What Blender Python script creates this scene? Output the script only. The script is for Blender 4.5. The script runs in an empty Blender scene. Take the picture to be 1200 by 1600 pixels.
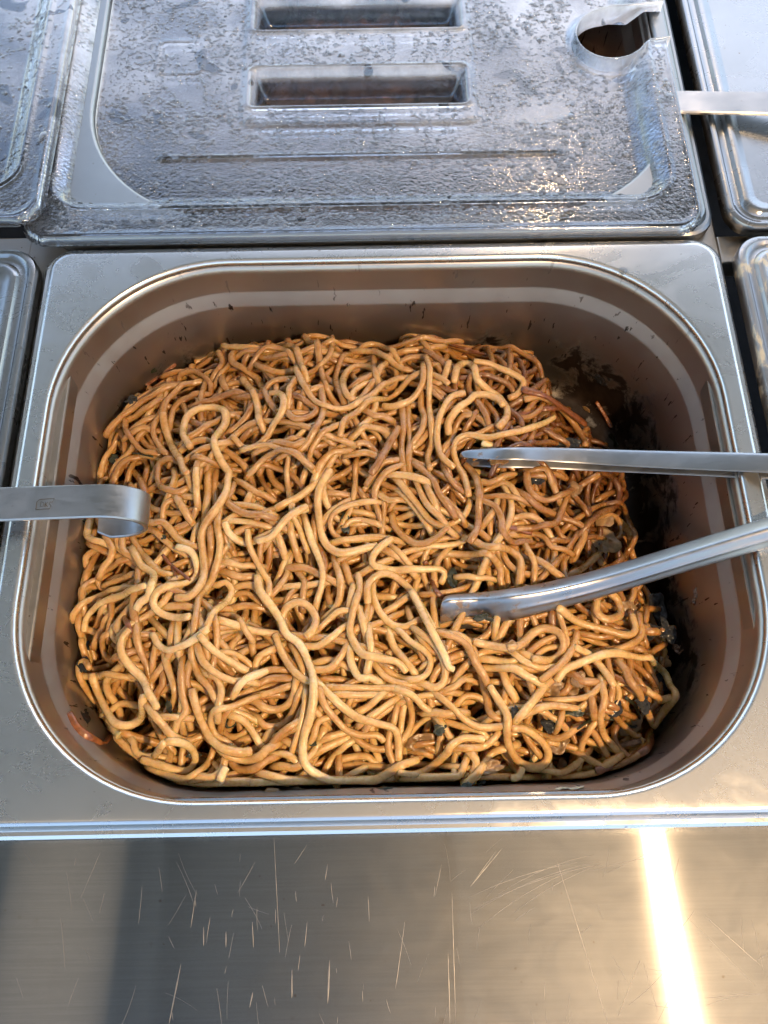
import bpy, bmesh, math, random
import numpy as np
from mathutils import Vector, Matrix, noise as mnoise

sc = bpy.context.scene
COL = sc.collection
R = math.radians

# ------------------------------------------------------------------ camera
CAM = np.array([-0.0032, 0.0061, 0.3092]); TILT, ROLL, YAW, FPX = 0.36649, -0.00964, -0.00899, 1220.0
def _basis():
    cy, sy = math.cos(YAW), math.sin(YAW)
    fw = np.array([0, math.sin(TILT), -math.cos(TILT)]); rt = np.array([1., 0, 0]); up = np.cross(rt, fw)
    M = np.array([[cy, -sy, 0], [sy, cy, 0], [0, 0, 1]])
    fw, rt, up = M @ fw, M @ rt, M @ up
    c, s = math.cos(ROLL), math.sin(ROLL)
    rt, up = c * rt + s * up, -s * rt + c * up
    return fw, rt, up
FW, RT, UP = _basis()
cd = bpy.data.cameras.new('camera'); co = bpy.data.objects.new('camera', cd); COL.objects.link(co)
cd.sensor_fit = 'VERTICAL'; cd.sensor_height = 24; cd.lens = 24 * FPX / 1600
cd.clip_start = 0.01; cd.clip_end = 100
m = Matrix(((RT[0], UP[0], -FW[0], CAM[0]), (RT[1], UP[1], -FW[1], CAM[1]), (RT[2], UP[2], -FW[2], CAM[2]), (0, 0, 0, 1)))
co.matrix_world = m
sc.camera = co

# ------------------------------------------------------------------ sky, sun, exposure
SUN_EL, SUN_AZ = R(58), R(20)
w = bpy.data.worlds.new('World'); sc.world = w; w.use_nodes = True
nt = w.node_tree; bg = nt.nodes['Background']
sky = nt.nodes.new('ShaderNodeTexSky'); sky.sky_type = 'NISHITA'; sky.sun_disc = False
sky.sun_elevation = SUN_EL; sky.sun_rotation = SUN_AZ
sky.air_density = 1.3; sky.dust_density = 1.2; sky.ozone_density = 1.0
nt.links.new(sky.outputs[0], bg.inputs[0]); bg.inputs[1].default_value = 0.15
sl = bpy.data.lights.new('sun', 'SUN'); sl.energy = 3.0; sl.angle = R(0.5); sl.color = (1, .95, .87)
so = bpy.data.objects.new('sun', sl); COL.objects.link(so)
so.rotation_euler = (math.pi / 2 - SUN_EL, 0, math.pi - SUN_AZ); so.location = (0, 2, 3)
def heat_lamp(loc, target, power, size, col=(1, .68, .38)):
    l = bpy.data.lights.new('heat_lamp', 'AREA'); l.shape = 'DISK'; l.size = size; l.energy = power; l.color = col
    o = bpy.data.objects.new('heat_lamp', l); COL.objects.link(o); o.location = loc
    o.rotation_euler = (Vector(target) - Vector(loc)).to_track_quat('-Z', 'Y').to_euler()
    return o
heat_lamp((.31, -.20, .64), (.03, .08, -.03), 3.2, .022)
heat_lamp((.25, .88, .64), (.0, .14, -.04), .12, .03)      # next lamp of the row, mirrored small in the clear lid
heat_lamp((-.40, -.16, .72), (-.03, .08, -.03), .035, .14, (1, .78, .55))
sc.view_settings.view_transform = 'Standard'; sc.view_settings.look = 'None'
sc.view_settings.exposure = 1.42; sc.view_settings.gamma = 1.0
sc.cycles.max_bounces = 7; sc.cycles.glossy_bounces = 4; sc.cycles.diffuse_bounces = 5
sc.cycles.transparent_max_bounces = 16; sc.cycles.transmission_bounces = 6
sc.cycles.sample_clamp_indirect = 6.0; sc.cycles.caustics_reflective = True; sc.cycles.use_denoising = True; sc.cycles.use_adaptive_sampling = True; sc.cycles.adaptive_threshold = .03

# ------------------------------------------------------------------ helpers
def ray(px, py):
    d = FW * FPX + (px - 600) * RT - (py - 800) * UP
    return d / np.linalg.norm(d)
def bp(px, py, z):
    d = ray(px, py); t = (z - CAM[2]) / d[2]
    return CAM + d * t
def rot2(x, y, a):
    c, s = math.cos(a), math.sin(a); return c * x - s * y, s * x + c * y

def link(name, me, mat, parent=None, loc=None):
    o = bpy.data.objects.new(name, me); COL.objects.link(o)
    if mat is not None and not me.materials: me.materials.append(mat)
    if loc is not None: o.location = loc
    if parent is not None: o.parent = parent
    return o
def mesh(name, verts, faces, smooth=True, sharp=None):
    me = bpy.data.meshes.new(name); me.from_pydata([tuple(v) for v in verts], [], faces); me.update()
    if smooth:
        me.polygons.foreach_set('use_smooth', [True] * len(me.polygons))
        if sharp: me.set_sharp_from_angle(angle=R(sharp))
    return me
def tag(o, label=None, cat=None, group=None, kind=None):
    if label: o['label'] = label
    if cat: o['category'] = cat
    if group: o['group'] = group
    if kind: o['kind'] = kind
    return o
def empty(name, loc=(0, 0, 0), rz=0):
    o = bpy.data.objects.new(name, None); COL.objects.link(o); o.location = loc; o.rotation_euler.z = rz
    o.empty_display_size = .02
    return o
def rrect(hx, hy, r, z, n=14, cx=0, cy=0):
    r = max(min(r, hx - 1e-4, hy - 1e-4), 1e-4); out = []
    for k, (sx, sy) in enumerate(((1, 1), (-1, 1), (-1, -1), (1, -1))):
        for i in range(n + 1):
            a = math.pi / 2 * (k + i / n)
            out.append((cx + sx * (hx - r) + r * math.cos(a), cy + sy * (hy - r) + r * math.sin(a), z))
    return out
def loft(rings, cap0=False, cap1=False):
    n = len(rings[0]); V = [v for r_ in rings for v in r_]; F = []
    for k in range(len(rings) - 1):
        for i in range(n):
            j = (i + 1) % n
            F.append((k * n + i, k * n + j, (k + 1) * n + j, (k + 1) * n + i))
    if cap0: F.append(tuple(range(n - 1, -1, -1)))
    if cap1: F.append(tuple((len(rings) - 1) * n + i for i in range(n)))
    return V, F
def box(x0, x1, y0, y1, z0, z1):
    V = [(x0, y0, z0), (x1, y0, z0), (x1, y1, z0), (x0, y1, z0), (x0, y0, z1), (x1, y0, z1), (x1, y1, z1), (x0, y1, z1)]
    F = [(3, 2, 1, 0), (4, 5, 6, 7), (0, 1, 5, 4), (1, 2, 6, 5), (2, 3, 7, 6), (3, 0, 4, 7)]
    return V, F
def join(parts):
    V, F = [], []
    for v, f in parts:
        o = len(V); V += list(v); F += [tuple(i + o for i in q) for q in f]
    return V, F
def catmull(P, step=.002):
    P = np.asarray(P, float)
    if len(P) == 2: P = np.array([P[0], (P[0] * 2 + P[1]) / 3, (P[0] + P[1] * 2) / 3, P[1]])
    Q = np.vstack([2 * P[0] - P[1], P, 2 * P[-1] - P[-2]]); out = []
    for i in range(1, len(Q) - 2):
        n = max(2, int(np.linalg.norm(Q[i + 1] - Q[i]) / step * 1.6))
        t = np.linspace(0, 1, n, endpoint=False)[:, None]
        a, b, c, d = Q[i - 1], Q[i], Q[i + 1], Q[i + 2]
        out.append(.5 * (2 * b + (c - a) * t + (2 * a - 5 * b + 4 * c - d) * t ** 2 + (3 * b - a - 3 * c + d) * t ** 3))
    out = np.vstack(out + [P[-1:]])
    L = np.r_[0, np.cumsum(np.linalg.norm(np.diff(out, axis=0), axis=1))]
    n = max(4, int(round(L[-1] / step)) + 1); s = np.linspace(0, L[-1], n)
    return np.stack([np.interp(s, L, out[:, k]) for k in range(out.shape[1])], 1)

# ------------------------------------------------------------------ node helpers
def new_mat(name):
    m_ = bpy.data.materials.new(name); m_.use_nodes = True; t = m_.node_tree
    return m_, t, t.nodes['Principled BSDF'], t.nodes['Material Output']
class NB:
    def __init__(s, t): s.t = t
    def n(s, typ, **kw):
        nd = s.t.nodes.new('ShaderNode' + typ)
        for k, v in kw.items():
            if k.startswith('i_'):
                nm = k[2:].replace('_', ' '); nd.inputs[nm].default_value = v
            else: setattr(nd, k, v)
        return nd
    def l(s, a, b): s.t.links.new(a, b)
    def pos(s, scale=(1, 1, 1), rot=(0, 0, 0), loc=(0, 0, 0)):
        g = s.n('NewGeometry'); mp = s.n('Mapping'); s.l(g.outputs['Position'], mp.inputs[0])
        mp.inputs['Scale'].default_value = scale; mp.inputs['Rotation'].default_value = rot; mp.inputs['Location'].default_value = loc
        return mp.outputs[0]
    def noise(s, vec, scale, detail=3, rough=.55, dist=0):
        nd = s.n('TexNoise'); s.l(vec, nd.inputs['Vector']); nd.inputs['Scale'].default_value = scale
        nd.inputs['Detail'].default_value = detail; nd.inputs['Roughness'].default_value = rough; nd.inputs['Distortion'].default_value = dist
        return nd.outputs['Fac']
    def rng(s, v, a, b, c, d, clamp=True):
        nd = s.n('MapRange'); nd.clamp = clamp
        s.l(v, nd.inputs[0])
        for i, x in enumerate((a, b, c, d)): nd.inputs[i + 1].default_value = x
        return nd.outputs[0]
    def math(s, op, a, b=None):
        nd = s.n('Math', operation=op)
        for i, x in enumerate((a, b)):
            if x is None: continue
            if isinstance(x, (int, float)): nd.inputs[i].default_value = x
            else: s.l(x, nd.inputs[i])
        return nd.outputs[0]
    def mix(s, f, a, b):
        nd = s.n('Mix', data_type='RGBA')
        if isinstance(f, (int, float)): nd.inputs[0].default_value = f
        else: s.l(f, nd.inputs[0])
        for i, x in ((6, a), (7, b)):
            if isinstance(x, tuple): nd.inputs[i].default_value = (*x, 1)
            else: s.l(x, nd.inputs[i])
        return nd.outputs[2]
    def ramp(s, v, stops):
        nd = s.n('ValToRGB'); s.l(v, nd.inputs[0]); e = nd.color_ramp.elements
        while len(e) < len(stops): e.new(.5)
        for q, (p, c) in zip(e, stops): q.position = p; q.color = (*c, 1)
        return nd.outputs[0]
    def bump(s, h, strength, dist, nrm=None):
        nd = s.n('Bump'); s.l(h, nd.inputs['Height']); nd.inputs['Strength'].default_value = strength; nd.inputs['Distance'].default_value = dist
        if nrm is not None: s.l(nrm, nd.inputs['Normal'])
        return nd.outputs[0]

def steel(name, base=(.60, .59, .57), rough=.27, aniso=0.0, dirt=.35, dirtcol=(.16, .11, .06), grain=(30, 2200, 30), grain_amt=.25, wavy=.15, stains=0.0, soft=0.0):
    m_, t, p, out = new_mat(name); b = NB(t)
    fine = b.noise(b.pos(scale=grain), 1.0, 1)
    big = b.noise(b.pos(), 14.0, 4, .6)
    blot = b.noise(b.pos(loc=(2, 5, 0)), 60.0, 4, .65)
    d = b.rng(big, .45, .75, 0, dirt)
    c = b.mix(d, base, tuple(x * .70 for x in base))
    sp = b.rng(blot, .68, .74, 0, dirt)
    c = b.mix(sp, c, dirtcol)
    dots = b.rng(b.noise(b.pos(loc=(4, 4, 4)), 420, 1), .76, .80, 0, dirt * 1.6)
    c = b.mix(dots, c, dirtcol)
    sm = b.noise(b.pos(scale=(1, 1.6, 1), loc=(1, 1, 1)), 30.0, 5, .7, .8)
    if aniso: c = b.mix(b.rng(fine, .35, .65, 0, .22), c, tuple(x * .62 for x in base))
    if stains:
        st = b.rng(b.noise(b.pos(loc=(7, 1, 0)), 42.0, 6, .66, .5), .56, .60, 0, stains)
        c = b.mix(st, c, (.62, .53, .36))
        b.l(b.math('SUBTRACT', 1.0, b.math('MULTIPLY', st, .75)), p.inputs['Metallic'])
    else: p.inputs['Metallic'].default_value = 1
    b.l(c, p.inputs['Base Color'])
    r1 = b.math('ADD', b.rng(big, .3, .7, rough - .05, rough + .07), b.rng(sm, .35, .7, -.05, .10))
    b.l(b.math('ADD', r1, b.rng(fine, .3, .7, -.02, .04, False)), p.inputs['Roughness'])
    n1 = b.bump(fine, grain_amt, .00004)
    b.l(b.bump(big, wavy, .0012, n1), p.inputs['Normal'])
    if soft:       # satin sheet: a clear lobe and a little wide scatter
        ga = b.n('BsdfGlossy', distribution='BECKMANN'); ga.inputs['Roughness'].default_value = rough; b.l(c, ga.inputs['Color'])
        b.l(b.rng(sm, .3, .7, rough - .03, rough + .05), ga.inputs['Roughness'])
        nb_ = b.bump(big, wavy, .0012, b.bump(fine, grain_amt, .00004)); b.l(nb_, ga.inputs['Normal'])
        g2 = b.n('BsdfGlossy', distribution='BECKMANN'); g2.inputs['Roughness'].default_value = .55; b.l(c, g2.inputs['Color']); b.l(nb_, g2.inputs['Normal'])
        mx = b.n('MixShader'); mx.inputs[0].default_value = soft; b.l(ga.outputs[0], mx.inputs[1]); b.l(g2.outputs[0], mx.inputs[2]); b.l(mx.outputs[0], out.inputs['Surface'])
    if aniso:      # long brushed grain: highlights stretch across it and stay narrow along it
        uv = b.n('Tangent', direction_type='UV_MAP')
        ga = b.n('BsdfAnisotropic', distribution='BECKMANN'); ga.inputs['Roughness'].default_value = rough; ga.inputs['Anisotropy'].default_value = aniso
        b.l(uv.outputs[0], ga.inputs['Tangent']); b.l(c, ga.inputs['Color'])
        b.l(b.bump(fine, grain_amt, .00002), ga.inputs['Normal'])
        g2 = b.n('BsdfGlossy', distribution='BECKMANN'); g2.inputs['Roughness'].default_value = .44; b.l(c, g2.inputs['Color'])     # handling marks scatter part of the light widely
        b.l(b.bump(big, .1, .001), g2.inputs['Normal'])
        g3 = b.n('BsdfAnisotropic', distribution='GGX'); g3.inputs['Roughness'].default_value = rough * 1.35; g3.inputs['Anisotropy'].default_value = aniso * .85
        b.l(uv.outputs[0], g3.inputs['Tangent']); b.l(c, g3.inputs['Color'])
        mh = b.n('MixShader'); mh.inputs[0].default_value = .12; b.l(ga.outputs[0], mh.inputs[1]); b.l(g3.outputs[0], mh.inputs[2]); ga = mh
        mx = b.n('MixShader'); b.l(b.rng(sm, .3, .7, .15, .22), mx.inputs[0]); b.l(ga.outputs[0], mx.inputs[1]); b.l(g2.outputs[0], mx.inputs[2]); b.l(mx.outputs[0], out.inputs['Surface'])
    return m_

M_pan = steel('pan_steel', base=(.72, .71, .69), soft=.22, rough=.27, dirt=.25, grain=(300, 1500, 300), grain_amt=.12, wavy=.06)
M_lid = steel('worn_lid_steel', base=(.40, .40, .40), rough=.38, dirt=.5, stains=.8, grain_amt=.15, wavy=.08)
M_lid2 = steel('clean_lid_steel', base=(.38, .38, .375), soft=.3, rough=.27, dirt=.5, grain_amt=.15, wavy=.08)
M_counter = steel('counter_steel', base=(.31, .31, .305), rough=.14, aniso=-.90, dirt=.35, grain=(30, 1500, 30), grain_amt=.05, wavy=.03)
M_pan2 = steel('dull_pan_steel', base=(.36, .355, .34), soft=.6, rough=.32, dirt=.35)
M_frame = steel('frame_steel', base=(.44, .40, .35), rough=.38, dirt=.7)
M_tool = steel('tool_steel', base=(.38, .385, .39), rough=.34, dirt=.12, grain=(200, 900, 200), grain_amt=.08, wavy=.05)
M_scratch = steel('scratched_bare_steel', base=(.27, .262, .25), rough=.50, dirt=.1)

# inside of the pan: steel browned to paint dim reflections, dried sauce lower down
def pan_inner():
    m_, t, p, out = new_mat('dimmed_pan_wall'); b = NB(t)
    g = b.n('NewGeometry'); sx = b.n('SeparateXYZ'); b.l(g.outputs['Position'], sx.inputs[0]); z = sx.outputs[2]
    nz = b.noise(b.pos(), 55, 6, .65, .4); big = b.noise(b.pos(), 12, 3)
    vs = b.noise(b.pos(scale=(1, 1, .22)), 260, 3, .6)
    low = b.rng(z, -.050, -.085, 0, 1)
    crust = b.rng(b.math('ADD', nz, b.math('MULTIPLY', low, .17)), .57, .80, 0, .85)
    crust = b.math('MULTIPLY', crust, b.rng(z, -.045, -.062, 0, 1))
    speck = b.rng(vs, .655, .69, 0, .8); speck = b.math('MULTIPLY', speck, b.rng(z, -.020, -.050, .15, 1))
    wall_dim = b.rng(big, .35, .7, .10, .6)  # uneven darkening of the steel colour, stands in for shaded reflections
    c = b.mix(wall_dim, (.50, .47, .43), (.31, .25, .19))
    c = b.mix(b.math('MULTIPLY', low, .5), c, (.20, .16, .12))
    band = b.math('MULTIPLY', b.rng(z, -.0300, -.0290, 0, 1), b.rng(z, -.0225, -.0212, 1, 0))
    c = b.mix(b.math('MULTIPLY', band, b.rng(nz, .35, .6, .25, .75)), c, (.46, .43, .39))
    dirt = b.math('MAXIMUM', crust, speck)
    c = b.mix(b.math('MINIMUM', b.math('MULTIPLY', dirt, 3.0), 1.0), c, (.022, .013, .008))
    b.l(c, p.inputs['Base Color'])
    b.l(b.math('SUBTRACT', .96, b.math('MULTIPLY', dirt, .9)), p.inputs['Metallic'])
    b.l(b.math('ADD', b.rng(nz, .3, .7, .34, .42), b.math('MULTIPLY', band, .14)), p.inputs['Roughness'])
    b.l(b.bump(b.math('ADD', dirt, b.math('MULTIPLY', nz, .3)), .12, .0004), p.inputs['Normal'])
    return m_
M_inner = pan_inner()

def simple(name, col, rough=.5, metal=0, bscale=0, bstr=.3, bdist=.0005, var=.3, sss=0, trans=0, coat=0):
    m_, t, p, out = new_mat(name); b = NB(t)
    nz = b.noise(b.pos(), bscale or 80, 5, .6)
    c = b.mix(b.rng(nz, .3, .7, 0, 1), tuple(x * (1 - var) for x in col), tuple(min(1, x * (1 + var)) for x in col))
    b.l(c, p.inputs['Base Color']); p.inputs['Roughness'].default_value = rough; p.inputs['Metallic'].default_value = metal
    if bscale: b.l(b.bump(nz, bstr, bdist), p.inputs['Normal'])
    if sss: p.inputs['Subsurface Weight'].default_value = sss; p.inputs['Subsurface Radius'].default_value = (1, .5, .25); p.inputs['Subsurface Scale'].default_value = .002
    if trans: p.inputs['Transmission Weight'].default_value = trans
    if coat: p.inputs['Coat Weight'].default_value = coat; p.inputs['Coat Roughness'].default_value = .12
    return m_
M_dark = simple('dark_well', (.012, .012, .012), .8)
M_canopy = simple('canopy_cloth', (.25, .29, .31), .9)
M_herb = simple('wilted_green_leaf', (.022, .026, .010), .45, bscale=900, bstr=.7, bdist=.0005, var=.7, coat=.2)
M_black = simple('blackened_leaf', (.006, .006, .0055), .62, bscale=600, bstr=1, bdist=.0012, var=.6, coat=.25)
M_onion = simple('soft_onion', (.36, .21, .085), .35, bscale=300, bstr=.4, bdist=.0004, var=.4, sss=.3, trans=.35, coat=.15)
M_fried = simple('fried_onion', (.20, .065, .018), .30, bscale=500, bstr=.8, bdist=.0006, var=.5, coat=.5)
M_crust = simple('dried_crust', (.26, .15, .09), .55, bscale=700, bstr=1, bdist=.0012, var=.5)
M_crumb = simple('pale_crumb', (.62, .52, .36), .5, bscale=600, bstr=.7, bdist=.0006, var=.3, sss=.3)
M_groove = simple('stamp_groove', (.10, .085, .06), .5, metal=.7)
M_water = simple('water_drop', (1, 1, 1), .02, trans=1.0)

def noodle_mat():
    m_, t, p, out = new_mat('noodle'); b = NB(t)
    at = b.n('Attribute', attribute_name='tint'); ti = at.outputs['Fac']
    nz = b.noise(b.pos(), 95, 3, .6); n2 = b.noise(b.pos(), 520, 2, .6); n3 = b.noise(b.pos(), 1300, 1, .5)
    v = b.math('ADD', ti, b.rng(nz, .25, .75, -.13, .13, False)); v = b.math('ADD', v, b.rng(n2, .3, .7, -.05, .05, False))
    c = b.ramp(v, [(0, (.13, .048, .010)), (.25, (.31, .142, .034)), (.5, (.47, .255, .080)), (.75, (.64, .415, .165)), (1, (.80, .63, .36))])
    b.l(c, p.inputs['Base Color'])
    p.inputs['Subsurface Weight'].default_value = .75; p.inputs['Subsurface Radius'].default_value = (1, .48, .18); p.inputs['Subsurface Scale'].default_value = .0022
    b.l(b.rng(n2, .3, .7, .20, .42), p.inputs['Roughness']); p.inputs['IOR'].default_value = 1.45
    p.inputs['Coat Weight'].default_value = .95; p.inputs['Coat Roughness'].default_value = .16; p.inputs['Coat IOR'].default_value = 1.52; p.inputs['Specular IOR Level'].default_value = .3
    h = b.math('ADD', b.math('MULTIPLY', n2, 1.0), b.math('MULTIPLY', n3, .45))
    nr = b.bump(h, .6, .00020); b.l(nr, p.inputs['Normal'])
    nc = b.bump(b.noise(b.pos(loc=(3, 3, 3)), 1100, 1), 1.0, .00042); b.l(nc, p.inputs['Coat Normal'])
    return m_
M_noodle = noodle_mat()

def clear_lid_mat():
    m_, t, p, out = new_mat('steamed_clear_plastic'); b = NB(t)
    t.nodes.remove(p)
    vp = b.pos()
    wob = b.n('TexNoise'); b.l(vp, wob.inputs['Vector']); wob.inputs['Scale'].default_value = 260; wob.inputs['Detail'].default_value = 2
    sub = b.n('VectorMath', operation='SUBTRACT'); b.l(wob.outputs['Color'], sub.inputs[0]); sub.inputs[1].default_value = (.5, .5, .5)
    scl = b.n('VectorMath', operation='SCALE'); b.l(sub.outputs[0], scl.inputs[0]); scl.inputs['Scale'].default_value = .0009
    add = b.n('VectorMath', operation='ADD'); b.l(vp, add.inputs[0]); b.l(scl.outputs[0], add.inputs[1])
    def cells(scale, seedloc):
        mp = b.n('Mapping'); b.l(add.outputs[0], mp.inputs[0]); mp.inputs['Location'].default_value = seedloc
        vo = b.n('TexVoronoi', feature='F1', voronoi_dimensions='2D'); b.l(mp.outputs[0], vo.inputs['Vector']); vo.inputs['Scale'].default_value = scale
        return vo
    v1 = cells(430, (0, 0, 0)); v2 = cells(760, (1, 2, 0)); v3 = cells(190, (4, 1, 0))
    dome = lambda v_: b.math('SUBTRACT', 1.0, b.math('POWER', b.rng(v_.outputs['Distance'], 0, .46, 0, 1), 2.0))
    d1 = dome(v1); d2 = b.math('MULTIPLY', dome(v2), .6); d3 = b.rng(v3.outputs['Distance'], .1, .45, 1, 0)
    big = b.noise(b.pos(scale=(1, 1.25, 1)), 26, 4, .6, .5)
    patch = b.noise(b.pos(loc=(3, 8, 1)), 52, 1, .5, .5)
    wet = b.rng(patch, .66, .68, 0, 1)                 # places where drops have run together into a smooth film
    sizes = b.rng(big, .42, .58, 0, 1)
    hs = b.n('Mix'); b.l(sizes, hs.inputs[0]); b.l(d2, hs.inputs[2]); b.l(d1, hs.inputs[3])
    hh = b.math('MULTIPLY', hs.outputs[0], b.math('SUBTRACT', 1.0, wet))
    hh = b.math('ADD', hh, b.math('MULTIPLY', wet, .9))
    hh = b.math('ADD', hh, b.math('MULTIPLY', b.rng(d3, .55, .9, 0, 1), .35))
    g0 = b.n('NewGeometry'); s0 = b.n('SeparateXYZ'); b.l(g0.outputs['Position'], s0.inputs[0])
    grip = b.rng(s0.outputs[2], -.0095, -.0058, 0, 1)     # the steep walls of the hand grips have shed their drops
    hh = b.math('MULTIPLY', hh, b.math('ADD', .15, b.math('MULTIPLY', grip, .85)))
    nrt = b.bump(hh, .8, .0009)
    nr = b.bump(hh, .4, .00012)
    fres = b.n('Fresnel'); fres.inputs['IOR'].default_value = 1.55; b.l(nr, fres.inputs['Normal'])
    gl = b.n('BsdfGlossy'); gl.inputs['Roughness'].default_value = .09; gl.inputs['Color'].default_value = (.95, .97, 1, 1); b.l(nr, gl.inputs['Normal'])
    tr = b.n('BsdfTransparent'); tr.inputs['Color'].default_value = (.93, .95, .97, 1)
    rf = b.n('BsdfRefraction'); rf.inputs['IOR'].default_value = 1.12; rf.inputs['Roughness'].default_value = .05; rf.inputs['Color'].default_value = (.95, .97, 1, 1); b.l(nrt, rf.inputs['Normal'])
    m0 = b.n('MixShader'); b.l(b.math('MULTIPLY', b.math('SUBTRACT', 1.0, wet), .35), m0.inputs[0]); b.l(tr.outputs[0], m0.inputs[1]); b.l(rf.outputs[0], m0.inputs[2])
    di = b.n('BsdfDiffuse'); di.inputs['Color'].default_value = (.72, .76, .82, 1)
    tl = b.n('BsdfTranslucent'); tl.inputs['Color'].default_value = (.72, .76, .82, 1)
    fog = b.n('AddShader'); b.l(di.outputs[0], fog.inputs[0]); b.l(tl.outputs[0], fog.inputs[1])
    sheen_y = b.n('SeparateXYZ'); b.l(vp, sheen_y.inputs[0])  # rearward whitening paints sky sheen; the patchy noise is condensation
    fog_sheen = b.math('MULTIPLY', b.rng(sheen_y.outputs[1], .31, .42, .15, 2.5),
                  b.math('MULTIPLY', b.rng(b.noise(b.pos(loc=(9, 2, 2)), 22, 5, .6), .36, .66, .06, .24), b.math('MULTIPLY', grip, b.math('SUBTRACT', 1.0, b.math('MULTIPLY', wet, .85)))))
    m1 = b.n('MixShader'); b.l(fog_sheen, m1.inputs[0]); b.l(m0.outputs[0], m1.inputs[1]); b.l(fog.outputs[0], m1.inputs[2])
    m2 = b.n('MixShader'); b.l(b.math('MINIMUM', b.math('MULTIPLY', fres.outputs[0], 1.9), 1.0), m2.inputs[0]); b.l(m1.outputs[0], m2.inputs[1]); b.l(gl.outputs[0], m2.inputs[2])
    b.l(m2.outputs[0], out.inputs['Surface'])
    return m_
M_clear = clear_lid_mat()
def drop_mat():
    m_, t, p, out = new_mat('condensation'); b = NB(t); t.nodes.remove(p)
    fres = b.n('Fresnel'); fres.inputs['IOR'].default_value = 1.45
    gl = b.n('BsdfGlossy'); gl.inputs['Roughness'].default_value = .03
    tr = b.n('BsdfTransparent'); tr.inputs['Color'].default_value = (.90, .92, .95, 1)
    rf = b.n('BsdfRefraction'); rf.inputs['IOR'].default_value = 1.40; rf.inputs['Roughness'].default_value = .02
    di = b.n('BsdfDiffuse'); di.inputs['Color'].default_value = (.75, .78, .84, 1)
    m0 = b.n('MixShader'); m0.inputs[0].default_value = .65; b.l(tr.outputs[0], m0.inputs[1]); b.l(rf.outputs[0], m0.inputs[2])
    m1 = b.n('MixShader'); m1.inputs[0].default_value = .06; b.l(m0.outputs[0], m1.inputs[1]); b.l(di.outputs[0], m1.inputs[2])
    m2 = b.n('MixShader'); b.l(b.math('MINIMUM', b.math('MULTIPLY', fres.outputs[0], 3.0), 1.0), m2.inputs[0]); b.l(m1.outputs[0], m2.inputs[1]); b.l(gl.outputs[0], m2.inputs[2])
    b.l(m2.outputs[0], out.inputs['Surface'])
    return m_
M_drops = drop_mat()

# ------------------------------------------------------------------ setting
def uv_planar(me, rot=0.0):
    uvl = me.uv_layers.new(name='UVMap'); n = len(me.loops)
    vi = np.zeros(n, int); me.loops.foreach_get('vertex_index', vi)
    co_ = np.zeros(len(me.vertices) * 3); me.vertices.foreach_get('co', co_); co_ = co_.reshape(-1, 3)
    u = co_[vi][:, :2]; c, s = math.cos(rot), math.sin(rot)
    uvl.data.foreach_set('uv', (u @ np.array([[c, s], [-s, c]])).ravel())
CZ = -.0095
me = mesh('counter', *box(-.62, .62, -.55, .0125, -.022, CZ), smooth=False); uv_planar(me, math.pi / 2)
cobj = tag(link('counter', me, M_counter), kind='structure')
bv = cobj.modifiers.new('bevel', 'BEVEL'); bv.width = .0012; bv.segments = 2
def scratch_set(name, items, parent, mat, z):
    parts = []
    rs = random.Random(5)
    for (x, y, ang, L, w_, bend) in items:
        n = max(4, int(L / .002)); V = []; F = []
        for k in range(n + 1):
            t = k / n - .5; u = t * L; v_ = bend * L * (t * t - .25); dx, dy = rot2(u, v_, ang); nx_, ny_ = -math.sin(ang), math.cos(ang)
            ww = w_ * .17 * (1 - (2 * t) ** 2) ** .5 * rs.uniform(.55, 1.0) + 2e-5
            for s_, h in ((-1, 0), (0, .00003), (1, 0)): V.append((x + dx + nx_ * ww * s_, y + dy + ny_ * ww * s_, z + h))
        for k in range(n): a = k * 3; F += [(a, a + 3, a + 4, a + 1), (a + 1, a + 4, a + 5, a + 2)]
        parts.append((V, F))
    return tag(link(name, mesh(name, *join(parts)), mat, parent), kind='stuff')
rs = random.Random(3); items = []
def cs(px, py, px2, py2, w_, bend=0):
    a, b_ = bp(px, py, CZ), bp(px2, py2, CZ); items.append(((a[0] + b_[0]) / 2, (a[1] + b_[1]) / 2, math.atan2(b_[1] - a[1], b_[0] - a[0]), float(np.hypot(b_[0] - a[0], b_[1] - a[1])), w_, bend))
for q_ in [(428, 1308, 437, 1490, .0005), (515, 1500, 512, 1568, .0022), (283, 1505, 264, 1600, .0014), (318, 1448, 318, 1478, .0012), (307, 1390, 298, 1450, .0005), (456, 1515, 456, 1560, .0016), (394, 1440, 396, 1480, .0010), (353, 1455, 353, 1480, .0012),
           (633, 1438, 618, 1545, .0007), (706, 1395, 712, 1600, .0008), (700, 1490, 703, 1600, .0010), (785, 1325, 735, 1385, .0008), (775, 1330, 742, 1375, .0005), (870, 1345, 950, 1600, .0006), (512, 1350, 508, 1375, .0008), (690, 1350, 680, 1400, .0004),
           (575, 1400, 577, 1440, .0006), (480, 1440, 476, 1480, .0006), (1000, 1500, 965, 1590, .0005), (1100, 1430, 1190, 1510, .0004), (1070, 1430, 1180, 1540, .0003), (460, 1350, 480, 1320, .0004), (545, 1470, 549, 1500, .0004), (395, 1550, 390, 1575, .0015)]: cs(*q_)
for k in range(6): u_ = rs.uniform(0, 60); v_ = rs.uniform(-10, 10); cs(730 + u_ * 1.2, 1450 - k * 11 + v_, 860 + rs.uniform(0, 90), 1360 - k * 4 + v_, rs.uniform(.00015, .0004), rs.uniform(-.2, -.12))
for k in range(55): x, y = rs.uniform(10, 1190), rs.uniform(1312, 1600); a = rs.gauss(1.5, .5) if k % 3 else rs.uniform(1.1, 2.0); L = rs.uniform(10, 90); cs(x, y, x + L * math.cos(a), y + L * math.sin(a), rs.uniform(.00008, .00022), rs.uniform(-.15, .15))
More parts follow.
